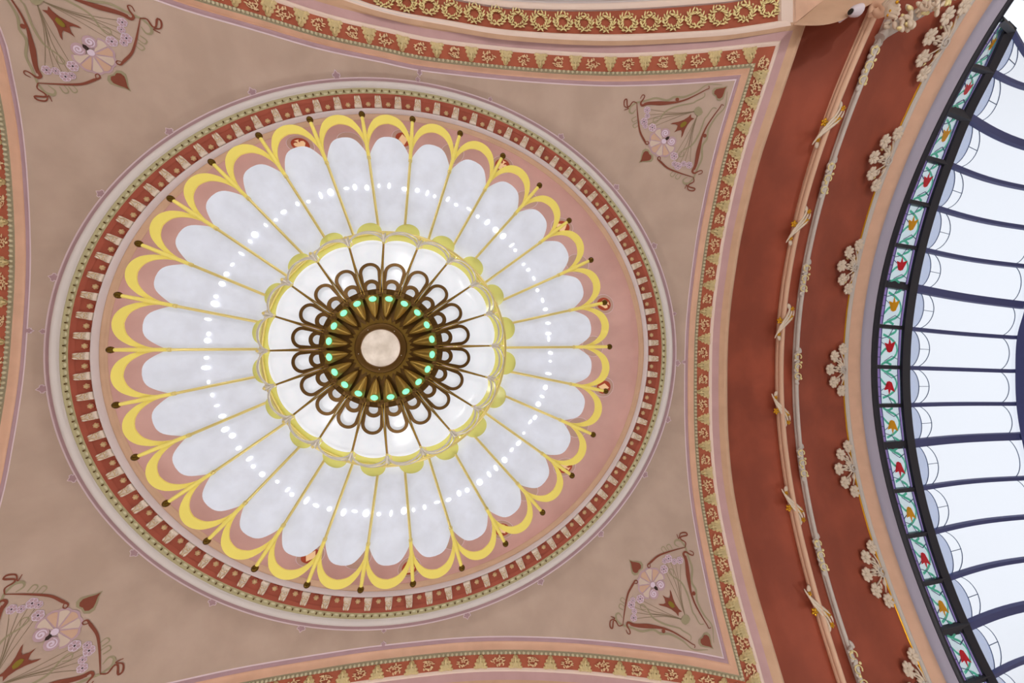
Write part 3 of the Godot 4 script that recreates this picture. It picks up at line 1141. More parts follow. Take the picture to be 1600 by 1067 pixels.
func skylight():
	var o := thing("window_1", "barrel skylight of white glass panels with a stained glass tulip border in dark iron", "skylight", Vector3.ZERO, "", "structure")
	base_of(o, cv.k[30])
	var kp := spline2(pts2(KL), 120)
	var s1 := spline2(pts2(S1), 120)
	var rg := spline2(pts2(RG), 120)
	# iron edge against the plaster
	var k0 := cross_curve(KL, 11.39, 90)
	var k1 := cross_curve(shifted(KL, 10.5), 11.52, 90)
	var k0u := PackedVector3Array()
	for i in k0.size():
		k0[i].y -= 0.02
		k0u.append(k0[i] + Vector3(0.02, 0.5, 0))
	put("edge_frame", strip(k0, k1, "torus"), M.iron, o)
	put("edge_frame", strip(k0, k0u, "flat"), M.iron, o)
	# bars: left end on the border, right end on the cross frame
	var left := [1560, 20, 1523, 102, 1490, 171, 1450.7, 246, 1422.6, 314, 1400, 382, 1385, 442, 1374.6, 509, 1370, 573, 1372, 634, 1381.5, 697, 1397, 768, 1417, 839, 1445.6, 913, 1476, 990, 1512, 1070, 1552, 1150]
	var right := [1600, 60, 1600, 124, 1600, 216, 1600, 288, 1600, 352.7, 1600, 414.5, 1600, 476, 1586.6, 527, 1584, 580, 1585.5, 631.5, 1592, 682.5, 1600, 748.4, 1600, 811, 1600, 880.5, 1600, 958, 1600, 1044, 1600, 1132]
	var nb := left.size() / 2
	var S0p := []
	var S1p := []
	var P0 := []
	var P1 := []
	for i in nb:
		var a := Vector2(left[2 * i], left[2 * i + 1])
		var b := Vector2(right[2 * i], right[2 * i + 1])
		var d := (b - a) / (b.x - a.x)
		# where the bar crosses the border's inner line and the panel's edge
		var m := a + d * (at_y(s1, a.y + d.y * 36.0) - a.x)
		var n := m + d * 12.0
		var e: Vector2 = a + d * max(at_y(rg, (a + d * (b.x - a.x)).y) - a.x, b.x - a.x)
		var start := a + d * (at_y(kp, a.y) + 8.0 - a.x)
		S0p.append(at_x(start.x, start.y, 11.50)); S1p.append(at_x(m.x, m.y, 12.45)); P0.append(at_x(n.x, n.y, 12.78)); P1.append(at_x(e.x, e.y, 17.3))
	var bar := func(a: Vector3, b: Vector3, w: float, dep: float, sag := 0.0) -> MB:
		var rows := [PackedVector3Array(), PackedVector3Array(), PackedVector3Array(), PackedVector3Array()]
		for k in 13:
			var t := k / 12.0
			var p := a.lerp(b, t) + Vector3(0, sag * sin(t * PI), 0)
			var sd := (b - a).cross(Vector3.UP).normalized() * w / 2
			rows[0].append(p - sd + Vector3(0, dep, 0)); rows[1].append(p - sd * 0.85); rows[2].append(p + sd * 0.85); rows[3].append(p + sd + Vector3(0, dep, 0))
		var m := MB.new()
		for q in 3: m.grid([rows[q], rows[q + 1]], false, a.lerp(b, 0.5) + Vector3(0, -5, 0))
		return m
	for i in nb:
		var big: bool = (i + 2) % 4 == 0
		put("glazing_bar", bar.call(S0p[i], P0[i], 0.24 if big else 0.12, 0.09), M.iron, o)
		put("glazing_bar", bar.call(P0[i], P1[i], 0.25 if big else 0.125, 0.08, 0.12), M.iron_blue, o)
		var far: Vector3 = P1[i] + Vector3(6, 0.3, 0)
		put("glazing_bar", bar.call(P1[i], far, 0.25 if big else 0.125, 0.08), M.iron_blue, o)
	var sa := PackedVector3Array()
	var sb := PackedVector3Array()
	var ra := PackedVector3Array()
	var rb := PackedVector3Array()
	for i in nb:
		sa.append(S1p[i] + Vector3(0, -0.03, 0)); sb.append(P0[i] + Vector3(0, -0.03, 0)); ra.append(P1[i] + Vector3(0, -0.03, 0)); rb.append(P1[i] + Vector3(0.45, -0.02, 0))
	var fine := func(c: PackedVector3Array) -> PackedVector3Array:
		var q := PackedVector3Array()
		for i in c.size() - 1:
			for k in 6: q.append(c[i].cubic_interpolate(c[i + 1], c[max(i - 1, 0)], c[min(i + 2, c.size() - 1)], k / 6.0))
		q.append(c[c.size() - 1])
		return q
	sa = fine.call(sa); sb = fine.call(sb); ra = fine.call(ra); rb = fine.call(rb)
	put("border_frame", strip(sa, sb, "flat"), M.iron, o)
	var sbu := PackedVector3Array()
	var sau := PackedVector3Array()
	for p in sb: sbu.append(p + Vector3(0.03, 0.22, 0))
	for p in sa: sau.append(p + Vector3(0, 0.12, 0))
	put("border_frame", strip(sb, sbu, "flat"), M.iron_blue, o)
	put("border_frame", strip(sa, sau, "flat"), M.iron, o)
	put("cross_frame", strip(ra, rb, "torus"), M.iron_blue, o)
	# cells
	for i in nb - 1:
		# white panel
		var pane := func(u: float, v: float, lift := 0.0) -> Vector3:
			# u across the bars, v from border to cross frame
			var a: Vector3 = P0[i].lerp(P1[i], v)
			var b: Vector3 = P0[i + 1].lerp(P1[i + 1], v)
			return a.lerp(b, u) + Vector3(0, 0.05 + 0.12 * sin(clampf(v, 0, 1) * PI) + lift, 0)
		var quad := func(f: Callable, u0: float, u1: float, v0: float, v1: float, nu: int, nv: int) -> MB:
			var rows := []
			for j in nv + 1:
				var r := PackedVector3Array()
				for k in nu + 1: r.append(f.call(lerpf(u0, u1, float(k) / nu), lerpf(v0, v1, float(j) / nv)))
				rows.append(r)
			var m := MB.new()
			m.grid(rows, false, Vector3(10, EYE, 0))
			return m
		put("white_pane", quad.call(pane, 0.0, 1.0, 0.0, 1.0, 3, 8), M.pane, o)
		put("white_pane", quad.call(pane, 0.0, 1.0, 1.0, 2.3, 3, 3), M.pane, o)
		# leaded half rounds at the near end, one round at the far end
		var half := PackedVector3Array()
		var disc := MB.new()
		for e in [[0.115, 0.5, 0.0, 0.0], [0.20, 0.52, 0.0, 0.02]]:
			var arc := PackedVector3Array()
			for k in 17:
				var a := PI * k / 16.0
				arc.append(pane.call(0.5 - e[1] * cos(a), e[3] + e[0] * sin(a), -0.012))
			var m := MB.new()
			m.tube(arc, 0.009, 5)
			put("lead_line", m, M.lead, o)
			if e[0] < 0.15:
				var r0 := PackedVector3Array()
				var r1 := PackedVector3Array()
				for k in 17:
					var a := PI * k / 16.0
					r0.append(pane.call(0.5 - e[1] * cos(a), 0.0, -0.006)); r1.append(pane.call(0.5 - e[1] * cos(a), e[0] * sin(a), -0.006))
				var hd := MB.new()
				hd.grid([r0, r1], false, Vector3(10, EYE, 0))
				put("blue_half_round", hd, M.blue_pane, o)
		var tick := MB.new()
		tick.tube(PackedVector3Array([pane.call(0.5, 0.115, -0.012), pane.call(0.5, 0.22, -0.012)]), 0.008, 5)
		put("lead_line", tick, M.lead, o)
		var arc2 := PackedVector3Array()
		for k in 17:
			var a := PI * k / 16.0
			arc2.append(pane.call(0.5 - 0.5 * cos(a), 0.86 + 0.11 * sin(a), -0.012))
		var m2 := MB.new()
		m2.tube(arc2, 0.009, 5)
		put("lead_line", m2, M.lead, o)
		# stained cell
		var cell := func(u: float, v: float, lift := 0.0) -> Vector3:
			var a: Vector3 = S0p[i].lerp(S1p[i], v)
			var b: Vector3 = S0p[i + 1].lerp(S1p[i + 1], v)
			return a.lerp(b, u) + Vector3(0, 0.03 + lift, 0)
		var st := put("stained_pane", quad.call(cell, 0.0, 1.0, 0.0, 1.0, 3, 3), M.teal_pane, o)
		var low := func(u: float, v: float) -> Vector3: return cell.call(u, v, -0.012)
		for e in [[0.02, 0.17], [0.86, 0.96]]:
			put("purple_strip", quad.call(low, 0.05, 0.95, e[0], e[1], 4, 1), M.purple_glass, st)
		var lines := MB.new()
		for e in [[0.17], [0.86]]:
			lines.tube(PackedVector3Array([cell.call(0.04, e[0], -0.02), cell.call(0.96, e[0], -0.02)]), 0.010, 4)
		for u in [0.28, 0.52, 0.76]:
			lines.tube(PackedVector3Array([cell.call(u, 0.03, -0.02), cell.call(u, 0.15, -0.02)]), 0.010, 4)
		var mir := i >= 8     # pattern is mirrored about the middle bar
		var uu := func(u: float) -> float: return u if mir else 1.0 - u
		for e in [[[0.62, 0.16], [0.55, 0.32], [0.52, 0.42]], [[0.15, 0.34], [0.28, 0.62], [0.20, 0.86]], [[0.70, 0.2], [0.76, 0.45], [0.95, 0.6]]]:
			var c := PackedVector3Array()
			for q in e: c.append(cell.call(uu.call(q[0]), q[1], -0.02))
			lines.tube(c, 0.010, 4)
		put("lead_line", lines, M.lead, st)
		# green stem curling round the tulip
		var g := MB.new()
		for e in [[[0.05, 0.22], [0.12, 0.4], [0.06, 0.62]], [[0.14, 0.42], [0.24, 0.70], [0.40, 0.82], [0.58, 0.76], [0.72, 0.52], [0.80, 0.24]], [[0.30, 0.18], [0.44, 0.34], [0.46, 0.46]], [[0.80, 0.5], [0.88, 0.70], [0.98, 0.76]]]:
			var ps := []
			for q in e: ps.append(Vector2(q[0], q[1]))
			var sp := spline2(ps, 13)
			var r0 := PackedVector3Array()
			var r1 := PackedVector3Array()
			for k in 13:
				var t := (sp[min(k + 1, 12)] - sp[max(k - 1, 0)]).normalized()
				var wv := Vector2(-t.y, t.x) * 0.030
				r0.append(cell.call(uu.call((sp[k] - wv).x), (sp[k] - wv).y, -0.016)); r1.append(cell.call(uu.call((sp[k] + wv).x), (sp[k] + wv).y, -0.016))
			g.grid([r0, r1], false, Vector3(10, EYE, 0))
		put("green_stem", g, M.green_glass, st)
		# tulip with three points
		var tul := PackedVector3Array()
		for q in [[0.36, 0.50], [0.38, 0.41], [0.46, 0.36], [0.60, 0.28], [0.575, 0.44], [0.73, 0.47], [0.59, 0.545], [0.65, 0.72], [0.49, 0.645], [0.395, 0.60]]:
			tul.append(cell.call(uu.call(q[0]), q[1], -0.03))
		var tb := MB.new()
		var nn: Vector3 = (tul[3] - tul[0]).cross(tul[7] - tul[0]).normalized()
		if nn.y > 0: nn = -nn
		tb.fan(tul, nn)
		var dist := (7 - i) if i <= 7 else (i - 8)
		put("red_tulip" if dist % 2 == 0 else "amber_tulip", tb, M.red_glass if dist % 2 == 0 else M.amber_glass, st)

# ------------------------------------------------------------------ chandelier
func pol(r: float, a: float, h: float) -> Vector3:
	return Vector3(CX + r * cos(a), EYE + h, CZ + r * sin(a))

func chandelier():
	var o := thing("chandelier", "great round chandelier of white glass petals, gilt arches and brass ribs hanging below the dome", "chandelier")
	base_of(o, Vector3(CX, EYE + 5.0, CZ))
	var D := TAU / 30.0
	var a0 := PI + 0.0036
	# line of a rib: ring, bolt, ball
	var rib := func(q: float) -> Vector2:   # q: -1 ring .. 0 bolt .. 1 ball -> (r, h)
		if q < 0: return Vector2(lerpf(2.977, 1.80, -q), lerpf(5.706, 5.90, -q))
		return Vector2(lerpf(2.977, 3.517, q), lerpf(5.706, 5.50, q))
	var oq := [[0.0, 0.02], [0.45, 0.05], [0.62, 0.12], [0.73, 0.21], [0.88, 0.40], [0.97, 0.62], [1.01, 0.82], [1.022, 1.0]]
	var iq := [[0.03, 0.03], [0.30, 0.085], [0.45, 0.16], [0.62, 0.33], [0.75, 0.56], [0.81, 0.80], [0.83, 1.0]]
	var gq := [[-1.0, 0.02], [-0.5, 0.02], [0.0, 0.025], [0.12, 0.06], [0.31, 0.26], [0.46, 0.48], [0.53, 0.72], [0.548, 1.0]]
	var resample := func(t: Array, n: int) -> PackedVector2Array:
		var v := []
		for e in t: v.append(Vector2(e[0], e[1]))
		return spline2(v, n)
	var oc: PackedVector2Array = resample.call(oq, 17)
	var ic: PackedVector2Array = resample.call(iq, 17)
	var gc: PackedVector2Array = resample.call(gq, 21)
	var nogo := 0
	# one set is modelled at angle zero round the axis, then turned
	var sect := func(q: float, s: float, lift := 0.0) -> Vector3:   # s: 0 rib, 1 middle, 2 next rib
		var v: Vector2 = rib.call(q)
		var a := s * D / 2.0
		# keep the outer part flat between the ribs like a sheet
		return Vector3(v.x * cos(a), v.y - 5.0 + lift, v.x * sin(a))
	var b := MB.new()
	var r0 := PackedVector3Array()
	var r1 := PackedVector3Array()
	var r0b := PackedVector3Array()
	var r1b := PackedVector3Array()
	for side in 2:
		for k in (17 if side == 0 else 16):
			var i := k if side == 0 else 15 - k
			var so := oc[i].y if side == 0 else 2.0 - oc[i].y
			var si := ic[i].y if side == 0 else 2.0 - ic[i].y
			r0.append(sect.call(oc[i].x, so, -0.02)); r1.append(sect.call(ic[i].x, si, -0.02))
			r0b.append(sect.call(oc[i].x, so, 0.0)); r1b.append(sect.call(ic[i].x, si, 0.0))
	b.grid([r0, r1], false, Vector3(2, -5, 0))
	b.grid([r0b, r1b], false, Vector3(2, 5, 0))
	b.grid([r0, r0b], false, Vector3(9, -0.0, 0))
	b.grid([r1, r1b], false, Vector3(0, 0, 0))
	var arch := b.mesh()
	b = MB.new()
	var rows := [PackedVector3Array(), PackedVector3Array(), PackedVector3Array(), PackedVector3Array(), PackedVector3Array()]
	for i in 21:
		for k in 5:
			var s := lerpf(gc[i].y, 2.0 - gc[i].y, k / 4.0)
			rows[k].append(sect.call(gc[i].x, s, 0.02))
	b.grid(rows, false, Vector3(2, -5, 0))
	var edge := PackedVector3Array()
	var edge2 := PackedVector3Array()
	for side in 2:
		for i in 21:
			var k := i if side == 0 else 20 - i
			var p: Vector3 = sect.call(gc[k].x, gc[k].y if side == 0 else 2.0 - gc[k].y, 0.02)
			edge.append(p); edge2.append(p + Vector3(0, 0.012, 0))
	b.grid([edge, edge2], false, Vector3(9, 0, 0))
	var glass := b.mesh()
	b = MB.new()
	var rp := PackedVector3Array()
	for q in [-1.0, -0.5, 0.0]: rp.append(sect.call(q, 0, -0.03))
	b.tube(rp, 0.021, 8)
	var rod := b.mesh()
	b = MB.new()
	b.tube(PackedVector3Array([sect.call(0.0, 0, -0.035), sect.call(0.5, 0, -0.035), sect.call(0.97, 0, -0.03)]), PackedFloat32Array([0.026, 0.030, 0.024]), 10)
	var tip := b.mesh()
	b = MB.new()
	b.ball(sect.call(1.0, 0, -0.02), Vector3.ONE * 0.047, Basis.IDENTITY, 16, 10)
	var ballm := b.mesh()
	b = MB.new()
	b.ball(sect.call(0.0, 0, -0.055), Vector3(0.02, 0.014, 0.02), Basis.IDENTITY, 8, 5)
	b.tube(PackedVector3Array([sect.call(-0.02, 0, -0.03), sect.call(0.02, 0, -0.03)]), 0.030, 10)
	var bolt := b.mesh()
	b = MB.new()  # pair of reflected light spots, shaped as small glowing buttons
	for e in [-0.42, 0.42]:
		b.ball(sect.call(-0.36, 1.0 + e, -0.015), Vector3(0.05, 0.018, 0.04), Basis.IDENTITY, 10, 6)
	var glint_pair := b.mesh()
	var rng := RandomNumberGenerator.new()
	rng.seed = 3
	for k in 30:
		var a := a0 - D * k
		var turn := Basis(Vector3.UP, -a)
		var g := put("glass_petal", glass, M.opal, o)
		g.transform = Transform3D(turn, Vector3.ZERO)
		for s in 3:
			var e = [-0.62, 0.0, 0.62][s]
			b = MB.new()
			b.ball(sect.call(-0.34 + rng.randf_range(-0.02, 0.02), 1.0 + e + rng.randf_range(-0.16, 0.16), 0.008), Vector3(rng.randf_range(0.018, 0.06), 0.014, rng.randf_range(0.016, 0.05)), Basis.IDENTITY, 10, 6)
			put("bulb", b, M.bulb, g).position = Vector3.ZERO  # reflected light on the glass, built as glowing spots, no lamp
		put("gilt_arch", arch, M.gold, o).transform = Transform3D(turn, Vector3.ZERO)
		put("rib_rod", rod, M.brass, o).transform = Transform3D(turn, Vector3.ZERO)
		var t := put("rib_tip", tip, M.gold, o)
		t.transform = Transform3D(turn, Vector3.ZERO)
		put("finial_ball", ballm, M.finial, t).position = Vector3.ZERO
		put("rib_bolt", bolt, M.brass, t).position = Vector3.ZERO
	var ring := func(r: float, h: float, n := 120) -> PackedVector3Array:
		var c := PackedVector3Array()
		for i in n: c.append(Vector3(r * cos(i * TAU / n), h - 5.0, r * sin(i * TAU / n)))
		return c
	b = MB.new()
	b.tube(ring.call(1.80, 5.685), 0.028, 10, true)
	put("gold_ring", b, M.brass, o).position = Vector3.ZERO
	b = MB.new()
	for k in 3: b.tube(PackedVector3Array([Vector3(1.0 * cos(k * TAU / 3), 0.9, 1.0 * sin(k * TAU / 3)), Vector3(0.15 * cos(k * TAU / 3), 4.8, 0.15 * sin(k * TAU / 3))]), 0.02, 8)
	b.tube(ring.call(1.0, 5.9, 60), 0.03, 8, true)
	b.ball(Vector3(0, 4.85, 0), Vector3(0.35, 0.1, 0.35), Basis.IDENTITY, 20, 8)
	put("hanger", b, M.brass, o).position = Vector3.ZERO
	# inner bowl: twenty sectors
	var E := TAU / 20.0
	var s0 := -PI / 2 + 0.02      # first spoke points to the lower edge of the picture
	var pt := func(r: float, s: float, h: float) -> Vector3:
		return Vector3(r * cos(s * E), h - 5.0, r * sin(s * E))
	var bowl_h := func(r: float) -> float: return 5.06 + 0.30 * pow(clampf((r - 0.35) / 1.176, 0, 1), 1.25) + 0.95 * max(r - 1.526, 0.0)
	# white panel with a scalloped outer end
	rows = []
	for j in 13:
		var v := j / 12.0
		var r := PackedVector3Array()
		for i in 13:
			var s := lerpf(0.012, 0.988, i / 12.0)
			var outer := 1.520 + 0.105 * pow(sin(s * PI), 0.45)
			var rad := lerpf(0.45, outer, v)
			r.append(pt.call(rad, s, bowl_h.call(rad) + 0.02))
		rows.append(r)
	b = MB.new()
	b.grid(rows, false, Vector3(1, -5, 0))
	var panel := b.mesh()
	# yellow glass petal that stands behind the rim
	rows = []
	for j in 9:
		var v := j / 8.0
		var r := PackedVector3Array()
		for i in 49:
			var x := (i - 24) / 24.0
			var s := 0.5 + 0.49 * x
			var rim := 1.81 + 0.21 * sqrt(max(1.0 - x * x / 0.46, 0.0))
			var rad := lerpf(1.60, rim, v)
			r.append(pt.call(rad, s, 5.62 + (rad - 1.60) * 0.51))
		rows.append(r)
	b = MB.new()
	b.grid(rows, false, Vector3(1, -5, 0))
	var petal := b.mesh()
	# scalloped cream rim and trumpets at the spokes
	b = MB.new()
	var wire := PackedVector3Array()
	for i in 17:
		var s := i / 16.0
		var q := pow(sin(s * PI), 0.5)
		wire.append(pt.call(1.545 + 0.125 * q, s, 5.335 - 0.06 * q))
	b.tube(wire, 0.014, 6)
	var wire2 := PackedVector3Array()
	for i in 17:
		var s := i / 16.0
		var q := pow(sin(s * PI), 0.5)
		wire2.append(pt.call(1.60 + 0.16 * q, s, 5.40 + 0.08 * q))
	b.tube(wire2, 0.012, 6)
	var rim := b.mesh()
	b = MB.new()
	b.tube(PackedVector3Array([pt.call(1.52, 0, 5.31), pt.call(1.60, 0, 5.32), pt.call(1.665, 0, 5.33)]), PackedFloat32Array([0.012, 0.02, 0.042]), 10)
	var trumpet := b.mesh()
	b = MB.new()
	b.ball(pt.call(1.665, 0, 5.31), Vector3.ONE * 0.026, Basis.IDENTITY, 10, 6)
	var knob := b.mesh()
	b = MB.new()
	b.ball(pt.call(1.526, 0, 5.31), Vector3.ONE * 0.020, Basis.IDENTITY, 10, 6)
	var bolt_head := b.mesh()
	b = MB.new()
	for e in [-1.0, 1.0]:
		var c := PackedVector3Array()
		for q in [[0.70, 0.017], [1.0, 0.014], [1.25, 0.007], [1.526, 0.003]]:
			c.append(pt.call(q[0], 0, bowl_h.call(q[0]) - 0.045) + Vector3(0, 0, e * q[1]))
		b.tube(c, 0.010, 6)
	var spoke := b.mesh()
	b = MB.new()
	b.ball(pt.call(0.735, 0, 5.03), Vector3(0.035, 0.02, 0.035), Basis.IDENTITY, 12, 6)
	var button := b.mesh()
	# bronze loops: flat U shapes
	var loop := func(r_in: float, r_out: float, half: float, wd: float, dh: float) -> ArrayMesh:
		# outline in local metres: x tangential, y radial; rounded outer end
		var rc := r_out - half
		var outl := PackedVector2Array()
		var inl := PackedVector2Array()
		outl.append(Vector2(-half * 0.80, r_in)); inl.append(Vector2(-(half - wd) * 0.76, r_in))
		for i in 25:
			var a := PI - PI * i / 24.0
			outl.append(Vector2(half * cos(a), rc + half * sin(a))); inl.append(Vector2((half - wd) * cos(a), rc + (half - wd) * sin(a)))
		outl.append(Vector2(half * 0.80, r_in)); inl.append(Vector2((half - wd) * 0.76, r_in))
		var q0 := PackedVector3Array()
		var q1 := PackedVector3Array()
		var q2 := PackedVector3Array()
		var q3 := PackedVector3Array()
		var mid := E / 2.0
		for i in outl.size():
			for e in 2:
				var p := outl[i] if e == 0 else inl[i]
				var rad := p.length()
				var w := Vector3(p.y * cos(mid) - p.x * sin(mid), bowl_h.call(rad) - 5.0 - dh, p.y * sin(mid) + p.x * cos(mid))
				if e == 0: q0.append(w); q2.append(w + Vector3(0, 0.015, 0))
				else: q1.append(w); q3.append(w + Vector3(0, 0.015, 0))
		var m := MB.new()
		m.grid([q0, q1], false, Vector3(1, -5, 0))
		m.grid([q2, q3], false, Vector3(1, 5, 0))
		m.grid([q0, q2], false, Vector3(3, 0, 1))
		m.grid([q1, q3], false, Vector3(0.9, 0, 0))
		return m.mesh()
	var big: ArrayMesh = loop.call(0.70, 1.229, 0.150, 0.046, 0.03)
	var small: ArrayMesh = loop.call(0.74, 0.972, 0.118, 0.056, 0.045)
	# reflector leaf: pointed gutter with the lamp at its wide end
	rows = []
	for j in 15:
		var v := j / 14.0
		var w := 0.103 * pow(v, 0.62)
		if v > 0.85: w *= 1.0 - 0.25 * (v - 0.85) / 0.15
		var r := PackedVector3Array()
		for i in 9:
			var x := (i - 4) / 4.0
			var rad := lerpf(0.415, 0.745, v)
			var mid := E / 2.0
			var p := Vector2(rad, w * x)
			r.append(Vector3(p.x * cos(mid) - p.y * sin(mid), 0.0 + 0.045 * (1.0 - x * x) * (0.4 + v) - 0.004 + 0.035 * v, p.x * sin(mid) + p.y * cos(mid)))
		rows.append(r)
	b = MB.new()
	b.grid(rows, false, Vector3(1, -5, 0))
	var leaf := b.mesh()
	b = MB.new()
	var led_c := Vector3(0.684 * cos(E / 2), 0.062, 0.684 * sin(E / 2))
	b.ball(led_c, Vector3(0.038, 0.016, 0.052), Basis(Vector3.UP, -E / 2), 14, 8)
	var led := b.mesh()
	for k in 20:
		var turn := Transform3D(Basis(Vector3.UP, -(s0 + k * E)), Vector3.ZERO)
		for e in [["bowl_panel", panel, M.opal_warm], ["yellow_petal", petal, M.yellow_glass], ["cream_rim", rim, M.cream_wire], ["bowl_spoke", spoke, M.bronze_leaf], ["bronze_loop", big, M.bronze], ["bronze_half_loop", small, M.bronze], ["reflector_leaf", leaf, M.bronze_leaf]]:
			var m := put(e[0], e[1], e[2], o)
			m.transform = turn
			if e[0] == "bowl_spoke":
				put("trumpet", trumpet, M.cream_wire, m).position = Vector3.ZERO
				put("knob", knob, M.brass, m).position = Vector3.ZERO
				put("bolt_head", bolt_head, M.brass, m).position = Vector3.ZERO
				put("button", button, M.bronze, m).position = Vector3.ZERO
			if e[0] == "reflector_leaf":
				tag(put("led_lamp", led, M.led, m), "small green glowing lamp").position = Vector3.ZERO
	# bronze dish, star ring and the round lamp at the bottom
	var lathe := func(prof: Array, n := 120) -> MB:
		var rr := []
		for p in prof:
			var r := PackedVector3Array()
			for i in n + 1: r.append(Vector3(p[0] * cos(i * TAU / n), p[1] - 5.0, p[0] * sin(i * TAU / n)))
			rr.append(r)
		var m := MB.new()
		m.grid(rr, true, Vector3(0, -5, 0))
		return m
	put("bronze_dish", lathe.call([[0.33, 5.03], [0.42, 5.05], [0.55, 5.085], [0.70, 5.11], [0.80, 5.115], [0.815, 5.10], [0.825, 5.11], [0.815, 5.14]]), M.bronze, o).position = Vector3.ZERO
	put("lamp_frame", lathe.call([[0.250, 5.03], [0.256, 4.985], [0.27, 4.98], [0.325, 4.99], [0.338, 5.0], [0.345, 5.03]]), M.bronze, o).position = Vector3.ZERO
	put("lamp_disc", lathe.call([[0.001, 4.985], [0.1, 4.986], [0.2, 4.992], [0.25, 5.0]]), M.lamp_disc, o).position = Vector3.ZERO
	b = MB.new()
	for k in 20:
		for e in 2:
			var a := s0 + (k + 0.5 * e) * E
			var h := 0.022 if e == 0 else 0.026
			var rr0 := 0.345
			var rr1 := 0.44 if e == 0 else 0.41
			var tri3 := PackedVector3Array([Vector3(rr0 * cos(a - E * 0.42), h, rr0 * sin(a - E * 0.42)), Vector3(rr1 * cos(a), h + 0.012, rr1 * sin(a)), Vector3(rr0 * cos(a + E * 0.42), h, rr0 * sin(a + E * 0.42))])
			b.slab(tri3, Vector3.DOWN, 0.008)
	put("star_ring", b, M.bronze_leaf, o).position = Vector3.ZERO
	b = MB.new()
	for k in 5: b.ball(Vector3(0.29 * cos(k * TAU / 5 + 0.9), -0.022, 0.29 * sin(k * TAU / 5 + 0.9)), Vector3.ONE * 0.007, Basis.IDENTITY, 6, 4)
	put("screws", b, M.cream_wire, o).position = Vector3.ZERO

